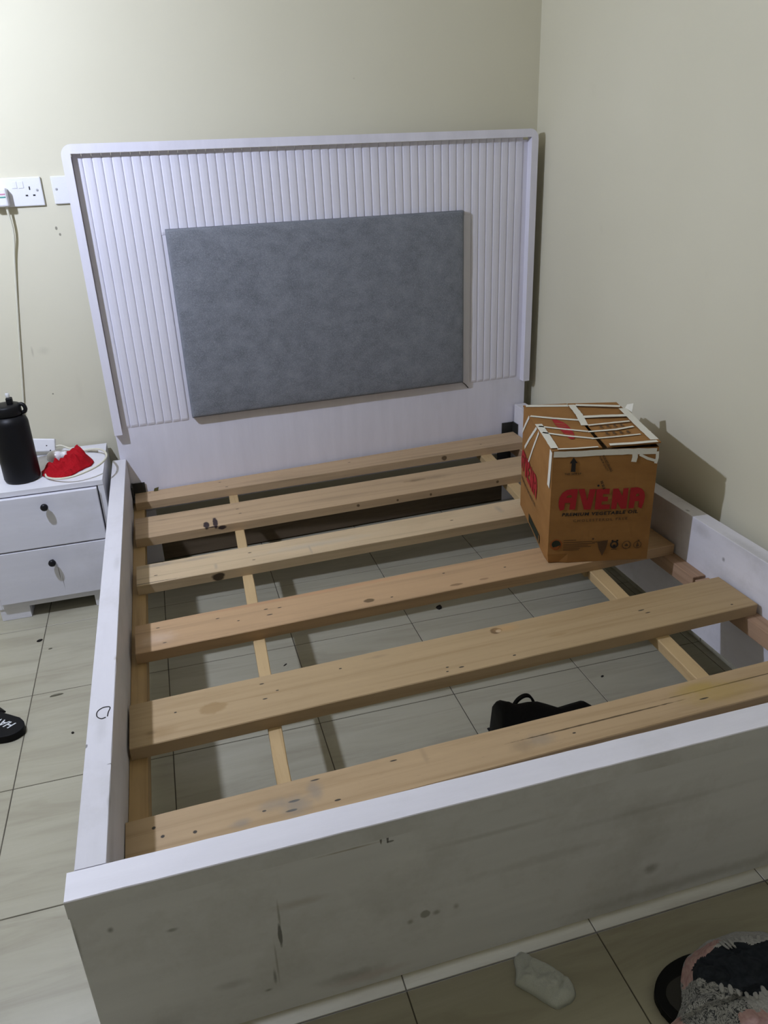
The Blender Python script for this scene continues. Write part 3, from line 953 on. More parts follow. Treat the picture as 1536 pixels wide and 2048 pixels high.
lathe('screw', [(0.0036, 0.0), (0.0036, 0.0012), (0.002, 0.0016)], M_SCREW, s2, (-0.066, yf + 0.001, 1.3045), 14, rot=Matrix.Rotation(math.pi / 2, 3, 'X'))
pl = empty('power_plug', (-0.236, yw - 0.03, 1.30))
tag(pl, 'white plug with pink and green stripes and a long ivory cord down the wall', 'plug')
box('plug_body', -0.262, -0.2105, yw - 0.050, yw - 0.0118, 1.262, 1.315, M_SOCK, pl, 0.005)
M_PINK = mat_plain('pink_stripe', (0.52, 0.22, 0.33, 1), 0.5)
M_GREEN = mat_plain('green_stripe', (0.05, 0.26, 0.21, 1), 0.5)
box('stripe', -0.262, -0.2145, yw - 0.0506, yw - 0.0495, 1.2955, 1.2995, M_PINK, pl, 0)['label'] = 'pink stripe'
box('stripe', -0.262, -0.2145, yw - 0.0506, yw - 0.0495, 1.2870, 1.2910, M_GREEN, pl, 0)['label'] = 'green stripe'
tube('plug_cord', [(-0.222, yw - 0.030, 1.268), (-0.221, yw - 0.026, 1.245), (-0.220, yw - 0.018, 1.18), (-0.236, yw - 0.010, 1.10), (-0.256, yw - 0.006, 0.98), (-0.275, yw - 0.006, 0.86), (-0.293, yw - 0.006, 0.74), (-0.312, yw - 0.006, 0.62), (-0.33, yw - 0.008, 0.52), (-0.335, yw - 0.03, 0.470)], 0.0038, M_CORD, pl)

# ================================================================== CARTON
a14 = math.radians(-14.5)
BW, BD, BH = 0.278, 0.405, 0.330
carton = empty('carton', (1.125, 0.803, 0.3105), a14)
tag(carton, 'brown cardboard carton printed AVENA in red, taped shut, standing on the slats', 'carton')
nc = NT('corrugated_card', 0.8, 0.2)
fc = nc.noise(3, 5, 0.6, nc.coord((2, 2, 5)))
c = nc.ramp(fc, [(0.3, (0.25, 0.118, 0.034)), (0.7, (0.325, 0.160, 0.050))])
c = nc.mix(nc.ramp(nc.noise(9, 5, 0.7), [(0.55, (0, 0, 0)), (0.8, (0.4, 0.4, 0.4))]), c, (0.215, 0.11, 0.042, 1))
nc.bump(nc.noise(3, 2, 0.5, nc.coord((3, 3, 120))), 0.08, 0.001)
M_CARD = nc.color(c)
M_CARDIN = mat_plain('card_inside_dark', (0.10, 0.065, 0.035, 1), 0.9, 0.1)
M_MASK = mat_plain('masking_tape', (0.70, 0.675, 0.585, 1), 0.6, 0.3, 0.08, 50)
M_PRINT = mat_plain('red_print', (0.33, 0.018, 0.022, 1), 0.7, 0.2, 0.15, 80)
M_BLACKPR = mat_plain('black_print', (0.022, 0.02, 0.018, 1), 0.7, 0.2, 0.2, 80)
M_FAINT = mat_plain('faded_print', (0.095, 0.052, 0.024, 1), 0.7, 0.2, 0.2, 80)
M_ORANGE = mat_plain('orange_print', (0.30, 0.085, 0.02, 1), 0.7, 0.2, 0.2, 80)
M_GREENPR = mat_plain('green_print', (0.022, 0.026, 0.016, 1), 0.7, 0.2, 0.2, 80)


def fdef(u, z):
    return -0.004 * math.sin(math.pi * max(0, min(1, u / BW))) * math.sin(math.pi * max(0, min(1, z / BH)))


def ldef(v, z):
    return -0.005 * math.sin(math.pi * max(0, min(1, v / BD))) * math.sin(math.pi * max(0, min(1, z / BH)))


# body: four bulging walls and a bottom, open at the top
cv, cf = [], []
N1 = 10
loops = []
corn = 0.004
per = [('f', i / N1) for i in range(N1)] + [('r', i / N1) for i in range(N1)] + [('b', i / N1) for i in range(N1)] + [('l', i / N1) for i in range(N1)]
NZB = 12
for j in range(NZB + 1):
    z = BH * j / NZB
    for w, t in per:
        if w == 'f':
            p = (t * BW, fdef(t * BW, z))
        elif w == 'r':
            p = (BW - ldef(t * BD, z), t * BD)
        elif w == 'b':
            p = (BW * (1 - t), BD - fdef(t * BW, z))
        else:
            p = (ldef(BD * (1 - t), z), BD * (1 - t))
        k = 0.0018 * noise.noise(Vector((p[0] * 30, p[1] * 30, z * 25)))
        dent = 0.0
        if z < 0.02 and p[0] < 0.03 and p[1] < 0.03:
            dent = 0.004
        cv.append((p[0] + k * 0.4 + dent, p[1] + k * 0.4 + dent, z))
mper = len(per)
for j in range(NZB):
    for i in range(mper):
        k = (i + 1) % mper
        cf.append((j * mper + i, j * mper + k, (j + 1) * mper + k, (j + 1) * mper + i))
cf.append(tuple(reversed(range(mper))))
body = link_mesh('carton_body', cv, cf, M_CARD, carton, local=True, recalc=False)
box('carton_inside', 0.006, BW - 0.006, 0.006, BD - 0.006, BH - 0.03, BH - 0.012, M_CARDIN, carton, 0, local=True)


def flap(name, pts, mat, parent=None, th=0.004):
    """pts: four corners (x, y, z) of the top face"""
    v = [Vector(p) for p in pts] + [Vector(p) - Vector((0, 0, th)) for p in pts]
    f = [(0, 1, 2, 3), (7, 6, 5, 4)] + [(i, i + 4, (i + 1) % 4 + 4, (i + 1) % 4) for i in range(4)]
    return link_mesh(name, v, f, mat, carton, local=True)


SM = 0.133
Zf = BH + 0.004
flap('top_flap', [(-0.002, -0.001, Zf - 0.002), (SM - 0.003, 0.006, Zf - 0.001), (SM - 0.001, BD, Zf), (-0.002, BD, Zf)], M_CARD)
flap('top_flap', [(SM + 0.012, 0.006, Zf + 0.001), (BW + 0.003, 0.000, Zf + 0.010), (BW + 0.002, BD - 0.02, Zf + 0.003), (SM + 0.002, BD, Zf)], M_CARD)


def ribbon(pts, w, mat=M_MASK, name='tape_strip', lift=0.0008, ragged=0.0012, th=0.0004, seed=0.0, normal=(0, 0, 1)):
    """strip of masking tape along pts with ragged edges; normal = face normal of the carton side it sticks to"""
    P = []
    for a, b in zip(pts[:-1], pts[1:]):
        a, b = Vector(a), Vector(b)
        k = max(1, int((b - a).length / 0.012))
        P += [a + (b - a) * i / k for i in range(k)]
    P.append(Vector(pts[-1]))
    N = Vector(normal)
    v, f = [], []
    for i, p in enumerate(P):
        d = (P[min(i + 1, len(P) - 1)] - P[max(i - 1, 0)]).normalized()
        s = d.cross(N).normalized()
        e1 = w / 2 + ragged * noise.noise(Vector((i * 0.9, seed, 1)))
        e2 = w / 2 + ragged * noise.noise(Vector((i * 0.9, seed + 7, 1)))
        q = p + N * lift
        v += [q - s * e1, q + s * e2, q + s * e2 + N * th, q - s * e1 + N * th]
    for i in range(len(P) - 1):
        for k in range(4):
            m2 = (k + 1) % 4
            f.append((i * 4 + k, i * 4 + m2, (i + 1) * 4 + m2, (i + 1) * 4 + k))
    f += [(3, 2, 1, 0), tuple((len(P) - 1) * 4 + k for k in range(4))]
    return link_mesh(name, v, f, mat, carton, local=True)


def zr(u):
    """height of the top surface"""
    return Zf if u < SM else Zf + 0.003 + 0.006 * (u - SM) / (BW - SM)


def tl(u, v):
    return (u, v, zr(u) + 0.0002)


ribbon([tl(0.003, 0.195), tl(0.06, 0.165), tl(0.125, 0.133)], 0.010, seed=1)
ribbon([tl(0.002, 0.140), tl(0.06, 0.105), tl(0.126, 0.074)], 0.010, seed=2)
ribbon([tl(-0.002, 0.293), tl(0.06, 0.262), tl(0.130, 0.234)], 0.013, seed=3)
ribbon([tl(0.004, 0.394), tl(0.13, 0.378)], 0.020, seed=4)
ribbon([tl(SM + 0.006, 0.375), tl(SM + 0.005, 0.28), tl(SM - 0.002, 0.186)], 0.020, seed=5)
ribbon([tl(0.150, 0.370), tl(0.272, 0.322)], 0.018, seed=6)
ribbon([tl(0.143, 0.252), tl(0.20, 0.245), tl(0.272, 0.232)], 0.020, seed=7)
ribbon([tl(0.138, 0.176), tl(0.20, 0.180), tl(0.256, 0.182)], 0.010, seed=8)
ribbon([tl(0.125, 0.130), tl(0.20, 0.122), tl(0.252, 0.135)], 0.010, seed=9)
ribbon([tl(0.120, 0.072), tl(0.19, 0.066), tl(0.250, 0.069)], 0.008, seed=10)
ribbon([tl(0.006, 0.012), tl(0.007, 0.10), tl(0.006, 0.215)], 0.020, seed=11)
ribbon([tl(BW - 0.007, 0.02), tl(BW - 0.008, 0.15), tl(BW - 0.006, 0.30)], 0.022, seed=12)
ribbon([tl(0.150, 0.010), tl(0.21, 0.006), tl(0.274, 0.007)], 0.015, seed=13)
ribbon([tl(0.012, 0.004), tl(0.06, 0.003), tl(0.12, 0.008)], 0.008, seed=14)
FN = (0, -1, 0)


def fr(u, z, d=0.0):
    return (u, fdef(u, z) - d, z)


ribbon([fr(0.002, 0.322), fr(0.06, 0.321), fr(0.14, 0.322), fr(0.21, 0.321), fr(0.272, 0.319)], 0.016, seed=15, normal=FN, lift=0.0012)
ribbon([fr(0.215, 0.318), fr(0.216, 0.305), fr(0.214, 0.292)], 0.014, seed=16, normal=FN, lift=0.0014, ragged=0.003)
ribbon([fr(0.228, 0.312), fr(0.25, 0.300), fr(0.272, 0.292)], 0.007, seed=17, normal=FN, lift=0.0016)
ribbon([fr(0.274, 0.318), fr(0.275, 0.300), fr(0.272, 0.285)], 0.008, seed=18, normal=FN, lift=0.0018)
LN = (-1, 0, 0)


def lf(v, z):
    return (ldef(v, z), v, z)


ribbon([lf(0.016, 0.326), lf(0.020, 0.28), lf(0.024, 0.222)], 0.026, seed=19, normal=LN, lift=0.0014)
ribbon([lf(0.171, 0.325), lf(0.225, 0.26), lf(0.278, 0.196)], 0.009, seed=20, normal=LN, lift=0.0014)
ribbon([lf(0.202, 0.329), lf(0.28, 0.27), lf(0.351, 0.216)], 0.010, seed=21, normal=LN, lift=0.0014)
ribbon([lf(0.310, 0.327), lf(0.36, 0.285), lf(0.398, 0.253)], 0.010, seed=22, normal=LN, lift=0.0014)
# torn scrap of tape standing up at the right back edge
link_mesh('torn_tape', [(BW - 0.004, 0.30, Zf), (BW + 0.012, 0.27, Zf), (BW + 0.020, 0.285, Zf + 0.028), (BW + 0.010, 0.31, Zf + 0.018), (BW - 0.003, 0.3015, Zf), (BW + 0.013, 0.2715, Zf), (BW + 0.021, 0.2865, Zf + 0.028), (BW + 0.011, 0.3115, Zf + 0.018)],
          [(0, 1, 2, 3), (7, 6, 5, 4), (0, 4, 5, 1), (1, 5, 6, 2), (2, 6, 7, 3), (3, 7, 4, 0)], M_MASK, carton, local=True)


# printing on the front and left sides: flat lettering following the bulge of the card
def on_front(name, vf, mat, lift=0.0006):
    v, f = vf
    return link_mesh(name, [(u, fdef(u, z) - lift - 0.0012, z) for u, z in v], f, mat, carton, local=True, recalc=False)


def on_left(name, vf, mat, lift=0.0006):
    v, f = vf      # first coordinate runs to the right on the side = from back to front
    return link_mesh(name, [(ldef(a, z) - lift - 0.0012, a, z) for a, z in v], f, mat, carton, local=True, recalc=False)


def join_vf(parts):
    V, Fc = [], []
    for v, f in parts:
        k = len(V)
        V += list(v)
        Fc += [tuple(i + k for i in q) for q in f]
    return V, Fc


def place(vf, ox, oz, rot=0.0, sx=1.0, sz=1.0):
    v, f = vf
    c, s = math.cos(rot), math.sin(rot)
    return [(ox + (x * sx) * c - (y * sz) * s, oz + (x * sx) * s + (y * sz) * c) for x, y in v], f


def fit(vf, x0_, x1_, z0_, z1_):
    v, f = vf
    xa, xb = min(p[0] for p in v), max(p[0] for p in v)
    ya, yb = min(p[1] for p in v), max(p[1] for p in v)
    return [(x0_ + (p[0] - xa) / (xb - xa) * (x1_ - x0_), z0_ + (p[1] - ya) / (yb - ya) * (z1_ - z0_)) for p in v], f


LET_A1 = [[(0.0265, 0.1600), (0.0222, 0.1730), (0.0212, 0.1860), (0.0240, 0.2010), (0.0310, 0.2130), (0.0420, 0.2205), (0.0540, 0.2225), (0.0705, 0.2225), (0.0705, 0.2105), (0.0690, 0.1900), (0.0668, 0.1630), (0.0508, 0.1630), (0.0525, 0.1830), (0.0385, 0.1830), (0.0375, 0.1640)],
          [(0.0410, 0.1985), (0.0440, 0.2040), (0.0530, 0.2065), (0.0560, 0.2020), (0.0550, 0.1980)]]
LET_V = [[(0.0725, 0.2220), (0.0890, 0.2220), (0.0975, 0.1880), (0.1020, 0.2205), (0.1190, 0.2205), (0.1085, 0.1615), (0.0905, 0.1615)]]
LET_E = [[(0.1205, 0.2200), (0.1560, 0.2195), (0.1560, 0.2045), (0.1390, 0.2050), (0.1385, 0.1965), (0.1530, 0.1965), (0.1530, 0.1835), (0.1370, 0.1835), (0.1365, 0.1745), (0.1600, 0.1740), (0.1600, 0.1600), (0.1195, 0.1605)]]
LET_N = [[(0.1650, 0.2190), (0.1790, 0.2190), (0.1915, 0.1960), (0.1925, 0.2185), (0.2065, 0.2185), (0.2055, 0.1585), (0.1905, 0.1585), (0.1790, 0.1810), (0.1775, 0.1590), (0.1635, 0.1595)]]
LET_A2 = [[(0.2110, 0.1590), (0.2120, 0.2190), (0.2300, 0.2195), (0.2420, 0.2150), (0.2500, 0.2050), (0.2535, 0.1910), (0.2520, 0.1750), (0.2470, 0.1560), (0.2375, 0.1610), (0.2385, 0.1790), (0.2270, 0.1790), (0.2255, 0.1590)],
          [(0.2285, 0.1920), (0.2285, 0.2000), (0.2360, 0.2010), (0.2375, 0.1950)]]
avena = join_vf([poly_flat(p) for p in (LET_A1, LET_V, LET_E, LET_N, LET_A2)])
on_front('red_lettering', avena, M_PRINT)['label'] = 'large red AVENA lettering on the front'
on_front('black_lettering', fit(text_mesh('PREMIUM VEGETABLE OIL', 0.012, 0.12, 0.0004, 1.15), 0.0325, 0.238, 0.1435, 0.1535), M_BLACKPR)['label'] = 'PREMIUM VEGETABLE OIL in black'
on_front('faded_lettering', fit(text_mesh('CHOLESTEROL FREE', 0.008, 0.0, 0.0001, 1.4), 0.064, 0.211, 0.1255, 0.1330), M_FAINT)['label'] = 'CHOLESTEROL FREE in faded print'
arrow = poly_flat([[(0.0545, 0.3120), (0.0450, 0.2960), (0.0500, 0.2960), (0.0490, 0.2720), (0.0610, 0.2715), (0.0605, 0.2960), (0.0655, 0.2960)]])
on_front('arrow_print', arrow, M_BLACKPR, 0.0012)['label'] = 'black upward arrow'
on_front('small_lettering', fit(text_mesh('THIS SIDE UP', 0.006, 0, 0.0001, 1.1), 0.033, 0.077, 0.2635, 0.2685), M_BLACKPR)


def ringp(cx, cz, r0, r1, n=24):
    v, f = [], []
    for i in range(n):
        a = 2 * math.pi * i / n
        v += [(cx + r0 * math.cos(a), cz + r0 * math.sin(a)), (cx + r1 * math.cos(a), cz + r1 * math.sin(a))]
    for i in range(n):
        k = (i + 1) % n
        f.append((2 * i, 2 * i + 1, 2 * k + 1, 2 * k))
    return v, f


def disc(cx, cz, r, n=20, sq=1.0):
    return [(cx + r * math.cos(2 * math.pi * i / n), cz + r * sq * math.sin(2 * math.pi * i / n)) for i in range(n)], [tuple(range(n))]


def rect(a, b, c_, d):
    return [(a, c_), (b, c_), (b, d), (a, d)], [(0, 1, 2, 3)]


on_front('round_emblem', ringp(0.0215, 0.0575, 0.0135, 0.0165), M_ORANGE)['label'] = 'round orange emblem'
on_front('emblem_centre', disc(0.0215, 0.0590, 0.0120), M_GREENPR)
on_front('emblem_swoosh', ([(0.012, 0.050), (0.022, 0.0515), (0.032, 0.0555), (0.027, 0.0465), (0.018, 0.0445)], [(0, 1, 2, 3, 4)]), M_ORANGE, 0.0009)
on_front('fine_print', join_vf([rect(0.0415, 0.076, 0.0690, 0.0708), rect(0.0415, 0.120, 0.0625, 0.0645), rect(0.0415, 0.128, 0.0568, 0.0586), rect(0.0415, 0.110, 0.0525, 0.0540), rect(0.0415, 0.118, 0.0480, 0.0497), rect(0.0415, 0.088, 0.0430, 0.0446), rect(0.0415, 0.085, 0.0385, 0.0402)]), M_FAINT)['label'] = 'lines of fine faded print'
on_front('symbol', join_vf([([(0.134, 0.062), (0.164, 0.0655), (0.160, 0.040), (0.151, 0.017), (0.140, 0.040)], [(0, 1, 2, 3, 4)]), disc(0.122, 0.0715, 0.003), rect(0.120, 0.134, 0.0605, 0.0625)]), M_FAINT)
on_front('symbol', join_vf([ringp(0.182, 0.0505, 0.0075, 0.0115), disc(0.1765, 0.0625, 0.003), disc(0.1895, 0.0625, 0.003), disc(0.182, 0.0465, 0.0045), rect(0.174, 0.190, 0.0355, 0.0370)]), M_BLACKPR)
on_front('symbol', join_vf([ringp(0.2165, 0.0475, 0.0105, 0.0125), ([(0.2105, 0.046), (0.2165, 0.0525), (0.2225, 0.046), (0.219, 0.0435), (0.2140, 0.0435)], [(0, 1, 2, 3, 4)])]), M_FAINT)
on_front('symbol', join_vf([ringp(0.2470, 0.0465, 0.0095, 0.0112), ([(0.243, 0.040), (0.247, 0.056), (0.252, 0.042)], [(0, 1, 2)]), disc(0.2495, 0.0595, 0.0025)]), M_FAINT)
on_front('slanting_stamp', join_vf([place(text_mesh('NON RETURNABLE', 0.0085, 0, 0.0002), 0.1285, 0.3130, math.radians(-60), 0.72, 1), place(text_mesh('PREMIUM QUALITY', 0.0065, 0, 0.0001), 0.1200, 0.3120, math.radians(-60), 0.9, 1)]), M_FAINT, 0.0011)['label'] = 'slanting stamped print'
on_front('slanting_stamp', join_vf([place(text_mesh('SG 25 K', 0.0085, 0, 0.0003), 0.1290, 0.2420, math.radians(-68), 0.9, 1), disc(0.1245, 0.2300, 0.003)]), M_BLACKPR, 0.0012)['label'] = 'dark slanting stamp over the letters'
# the left side carries the same print, seen at a sharp angle
LS = BD / BW


def to_left(vf, z_off=0.0):
    v, f = vf
    return [(0.402 - (u - 0.021) / 0.2325 * 0.257, 0.165 + (z + z_off - 0.19) * 1.12) for u, z in v], f


on_left('red_lettering', to_left(avena, 0.0), M_PRINT)['label'] = 'large red lettering on the side'
on_left('black_lettering', to_left(fit(text_mesh('PREMIUM VEGETABLE OIL', 0.012, 0.12, 0.0004, 1.15), 0.0325, 0.238, 0.1435, 0.1535), -0.012), M_FAINT)
on_left('frame_print', join_vf([rect(0.10, 0.255, 0.010, 0.0375), ]), M_GREENPR)['label'] = 'dark printed panel on the side'
on_left('frame_slot', join_vf([rect(0.104, 0.112, 0.0135, 0.034)]), M_CARD, 0.001)
# print on the top flap: red half-oval with card-coloured stripes
top_v = [(0.050 + 0.002, 0.255), (0.066, 0.250), (0.078, 0.228), (0.084, 0.200), (0.086, 0.165), (0.085, 0.130), (0.081, 0.098), (0.074, 0.078), (0.064, 0.080), (0.058, 0.115), (0.055, 0.160), (0.052, 0.205)]
link_mesh('top_print', [(a, b, Zf + 0.0006) for a, b in top_v], [tuple(range(len(top_v)))], M_PRINT, carton, local=True, recalc=False)['label'] = 'red oval print on the top flap'
for q in ((0.054, 0.078, 0.212, 0.217), (0.055, 0.076, 0.190, 0.195), (0.058, 0.080, 0.118, 0.122), (0.060, 0.079, 0.100, 0.104)):
    link_mesh('top_print_stripe', [(a, b, Zf + 0.0009) for a, b in ((q[0], q[2]), (q[1], q[2] - 0.01), (q[1], q[3] - 0.01), (q[0], q[3]))], [(0, 1, 2, 3)], M_CARD, carton, local=True, recalc=False)
for kx in range(4):
    for ky in range(2):
        a, b = 0.165 + 0.019 * kx, (0.146, 0.088)[ky]
        link_mesh('top_letter', [(a, b + 0.018, zr(a) + 0.0012), (a + 0.007, b + 0.018, zr(a) + 0.0014), (a + 0.006, b, zr(a) + 0.0014), (a - 0.001, b, zr(a) + 0.0012)], [(0, 1, 2, 3)], M_FAINT, carton, local=True, recalc=False)

# ================================================================== THINGS ON THE FLOOR
# ---- sock
nsock = NT('grey_white_sock_knit', 0.95, 0.1)
M_SOCKK = nsock.color(nsock.ramp(nsock.noise(60, 5), [(0.3, (0.50, 0.52, 0.49)), (0.7, (0.64, 0.66, 0.62))]))
nsock.bump(nsock.noise(300, 2), 0.3, 0.001)


def sock_h(t, x, y):
    e = math.sqrt(max(0.0, 1 - t ** 4))
    al = (x - 0.64) * 0.62 - (y + 0.07) * 0.78          # distance along the sock from the cuff
    crease = -0.007 * math.exp(-((al - 0.078) / 0.004) ** 2) - 0.004 * math.exp(-((al - 0.012) / 0.003) ** 2)
    return (0.021 + 0.010 * noise.noise(Vector((x * 28, y * 28, 4))) + 0.004 * noise.noise(Vector((x * 90, y * 90, 1)))) * e + crease * e


sock = blob('sock', [(0.645, -0.046), (0.660, -0.036), (0.683, -0.062), (0.708, -0.088), (0.724, -0.112), (0.722, -0.138), (0.702, -0.152), (0.676, -0.152), (0.660, -0.132), (0.634, -0.100), (0.628, -0.090), (0.640, -0.070)], 0.0, sock_h, M_SOCKK, None, 16, 8, 0.009, 3.0)
tag(sock, 'small off-white ankle sock lying in front of the footboard', 'sock')

# ---- black bag under the slats
M_BAG = mat_plain('black_nylon', (0.006, 0.006, 0.007, 1), 0.75, 0.25, 0.3, 30)
bag = empty('tote_bag', (0.98, 0.46, 0.0))
tag(bag, 'black bag with a small handle on the floor under the slats', 'bag')
bv, bf = [], []
prof = [(0.8475, 0.120), (0.852, 0.128), (0.862, 0.130), (0.880, 0.122), (0.900, 0.107), (0.935, 0.106), (0.964, 0.097), (0.990, 0.082), (1.031, 0.057), (1.064, 0.060), (1.096, 0.064), (1.118, 0.044), (1.135, 0.02)]
rows = 9
for j in range(rows):
    t = j / (rows - 1)
    for i, (px, pz) in enumerate(prof):
        bulge = math.sin(math.pi * t)
        zz = pz * (math.sin(math.pi * min(1.0, t * 1.15)) ** 0.3 if 0 < t < 0.86 else 0.0)
        bv.append((px, 0.44 + 0.12 * t + 0.004 * noise.noise(Vector((i * 0.7, j * 0.9, 2))), max(0.0006, zz)))
m = len(prof)
for j in range(rows - 1):
    for i in range(m - 1):
        bf.append((j * m + i, j * m + i + 1, (j + 1) * m + i + 1, (j + 1) * m + i))
b0 = len(bv)
for (px, py, pz) in [bv[j * m] for j in range(rows)] + [bv[(rows - 1 - j) * m + m - 1] for j in range(rows)]:
    bv.append((px, py, 0.0003))
for j in range(rows - 1):
    bf.append((j * m, (j + 1) * m, b0 + j + 1, b0 + j))
    a, b = (rows - 1 - j) * m + m - 1, (rows - 2 - j) * m + m - 1
    bf.append((a, b, b0 + rows + j + 1, b0 + rows + j))
bf.append(tuple(b0 + i for i in range(2 * rows)))
link_mesh('bag_body', bv, bf, M_BAG, bag, smooth=True)
hp = catmull([(0.898, 0.53, 0.055), (0.905, 0.53, 0.080), (0.917, 0.53, 0.098), (0.934, 0.53, 0.106), (0.949, 0.53, 0.102), (0.960, 0.53, 0.086), (0.968, 0.53, 0.06)], 6)
hv_, hf_ = [], []
for i, p_ in enumerate(hp):
    d_ = (hp[min(i + 1, len(hp) - 1)] - hp[max(i - 1, 0)]).normalized()
    n_2 = Vector((-d_.z, 0, d_.x)) * 0.0045
    for w_ in (-0.005, 0.005):
        hv_ += [p_ - n_2 + Vector((0, w_, 0)), p_ + n_2 * 0.3 + Vector((0, w_, 0))]
for i in range(len(hp) - 1):
    for u_, w_ in ((0, 1), (1, 3), (3, 2), (2, 0)):
        hf_.append((i * 4 + u_, i * 4 + w_, i * 4 + 4 + w_, i * 4 + 4 + u_))
hf_ += [(0, 1, 3, 2), tuple((len(hp) - 1) * 4 + q for q in (2, 3, 1, 0))]
link_mesh('handle', hv_, hf_, M_BAG, bag)

# ---- dark slide sandal at the left edge of the picture
M_RUBBER = mat_plain('black_rubber', (0.0055, 0.0055, 0.0065, 1), 0.6, 0.15, 0.15, 40)
M_LETTER = mat_plain('white_letters', (0.62, 0.64, 0.66, 1), 0.6, 0.3, 0.03)
sd = empty('slide_sandal', (-0.43, 1.0, 0.0))
tag(sd, 'black slide sandal with white letters on the tiles left of the bed', 'sandal')


def extrude_outline(name, outline, z0, z1, mat, parent, sub=5, bevel=0.002):
    P = catmull([(*p, 0) for p in outline + [outline[0]]], sub)[:-1]
    m = len(P)
    v = [(p.x, p.y, z0) for p in P] + [(p.x, p.y, z1) for p in P]
    f = [tuple(reversed(range(m))), tuple(range(m, 2 * m))] + [(i, (i + 1) % m, (i + 1) % m + m, i + m) for i in range(m)]
    return link_mesh(name, v, f, mat, parent, bevel=bevel, seg=2)


extrude_outline('sole', [(-0.330, 0.978), (-0.317, 0.955), (-0.316, 0.930), (-0.333, 0.912), (-0.358, 0.906), (-0.395, 0.915), (-0.44, 0.955), (-0.50, 1.035), (-0.545, 1.10), (-0.545, 1.14), (-0.51, 1.165), (-0.465, 1.145), (-0.42, 1.085), (-0.385, 1.025), (-0.355, 0.998)], 0.0, 0.022, M_RUBBER, sd)
sv, sf = [], []
for i in range(9):
    t = i / 8
    for j in range(9):
        w = j / 8
        base = Vector((-0.412 - 0.045 * w, 1.000 + 0.060 * w, 0)) + Vector((0.038, 0.029, 0)) * (t - 0.5) * 2
        arc = math.sin(math.pi * t)
        sv.append((base.x, base.y, 0.014 + 0.038 * arc * (0.55 + 0.6 * w)))
for i in range(8):
    for j in range(8):
        sf.append((i * 9 + j, i * 9 + j + 1, (i + 1) * 9 + j + 1, (i + 1) * 9 + j))
strap = link_mesh('strap', sv, sf, M_RUBBER, sd, smooth=True)
so = strap.modifiers.new('thickness', 'SOLIDIFY')
so.thickness = 0.004
so.offset = -1
hv, hf = text_mesh('HAV', 0.033, 0.25, 0.0006)
ang = math.radians(142)
ca, sa = math.cos(ang), math.sin(ang)
lp = Vector((-0.335, 0.952))
link_mesh('lettering', [(lp.x + x * 0.95 * ca - y_ * sa, lp.y + x * 0.95 * sa + y_ * ca, 0.0226) for x, y_ in hv], hf, M_LETTER, sd, recalc=False)['label'] = 'white capital letters'

# ---- clothes heap and slipper at the lower right
sl = empty('slipper', (0.90, -0.22, 0.0))
tag(sl, 'black slipper sticking out from under the clothes heap', 'slipper')
extrude_outline('sole', [(0.842, -0.215), (0.846, -0.188), (0.868, -0.163), (0.905, -0.146), (0.955, -0.142), (1.00, -0.160), (1.00, -0.20), (0.95, -0.235), (0.89, -0.250), (0.852, -0.240)], 0.0, 0.016, M_RUBBER, sl)
extrude_outline('insole', [(0.860, -0.212), (0.864, -0.194), (0.884, -0.178), (0.93, -0.172), (0.97, -0.18), (0.965, -0.205), (0.92, -0.23), (0.872, -0.232)], 0.0162, 0.0172, mat_plain('worn_insole', (0.045, 0.043, 0.04, 1), 0.8, 0.2), sl, bevel=0)

ng = NT('navy_black_fabric', 0.85, 0.2)
M_NAVY = ng.color(ng.ramp(ng.noise(20, 4), [(0.3, (0.012, 0.015, 0.022)), (0.7, (0.030, 0.036, 0.050))]))
npk = NT('dusty_pink_fabric', 0.9, 0.15)
M_PK = npk.color(npk.ramp(npk.noise(25, 4), [(0.3, (0.42, 0.25, 0.25)), (0.7, (0.60, 0.42, 0.41))]))
nl = NT('grey_lace_print', 0.9, 0.15)
lcx = nl.ramp(nl.noise(38, 4, 0.6, None, 1.6), [(0.42, (0.04, 0.045, 0.055)), (0.50, (0.36, 0.36, 0.37)), (0.75, (0.52, 0.52, 0.53))])
M_LACE = nl.color(lcx)
nl2 = NT('pale_grey_lace', 0.9, 0.15)
M_LACE2 = nl2.color(nl2.ramp(nl2.noise(70, 4), [(0.35, (0.36, 0.36, 0.38)), (0.7, (0.56, 0.56, 0.58))]))


def in_poly(x, y, P):
    r = False
    j = len(P) - 1
    for i in range(len(P)):
        if (P[i][1] > y) != (P[j][1] > y) and x < (P[j][0] - P[i][0]) * (y - P[i][1]) / (P[j][1] - P[i][1]) + P[i][0]:
            r = not r
        j = i
    return r


G_NAVY = [(0.905, -0.205), (0.925, -0.178), (0.985, -0.168), (1.03, -0.165), (1.09, -0.182), (1.10, -0.23), (1.065, -0.285), (1.03, -0.262), (0.98, -0.255), (0.935, -0.228)]
G_PINK1 = [(0.895, -0.200), (0.900, -0.178), (0.935, -0.152), (0.985, -0.140), (1.01, -0.150), (0.975, -0.168), (0.935, -0.188), (0.92, -0.206)]
G_PINK2 = [(0.94, -0.275), (0.985, -0.278), (1.00, -0.33), (0.95, -0.36), (0.92, -0.32)]
G_PINK3 = [(1.03, -0.285), (1.12, -0.245), (1.20, -0.30), (1.1, -0.42), (1.01, -0.36)]
G_PINK4 = [(0.80, -0.262), (0.825, -0.238), (0.850, -0.246), (0.855, -0.285), (0.81, -0.31)]
gout = [(0.830, -0.245), (0.862, -0.232), (0.880, -0.214), (0.897, -0.190), (0.915, -0.165), (0.95, -0.146), (0.995, -0.134), (1.04, -0.130), (1.09, -0.140), (1.14, -0.175), (1.18, -0.24), (1.17, -0.33), (1.10, -0.40), (0.98, -0.42), (0.87, -0.39), (0.82, -0.32), (0.812, -0.27)]


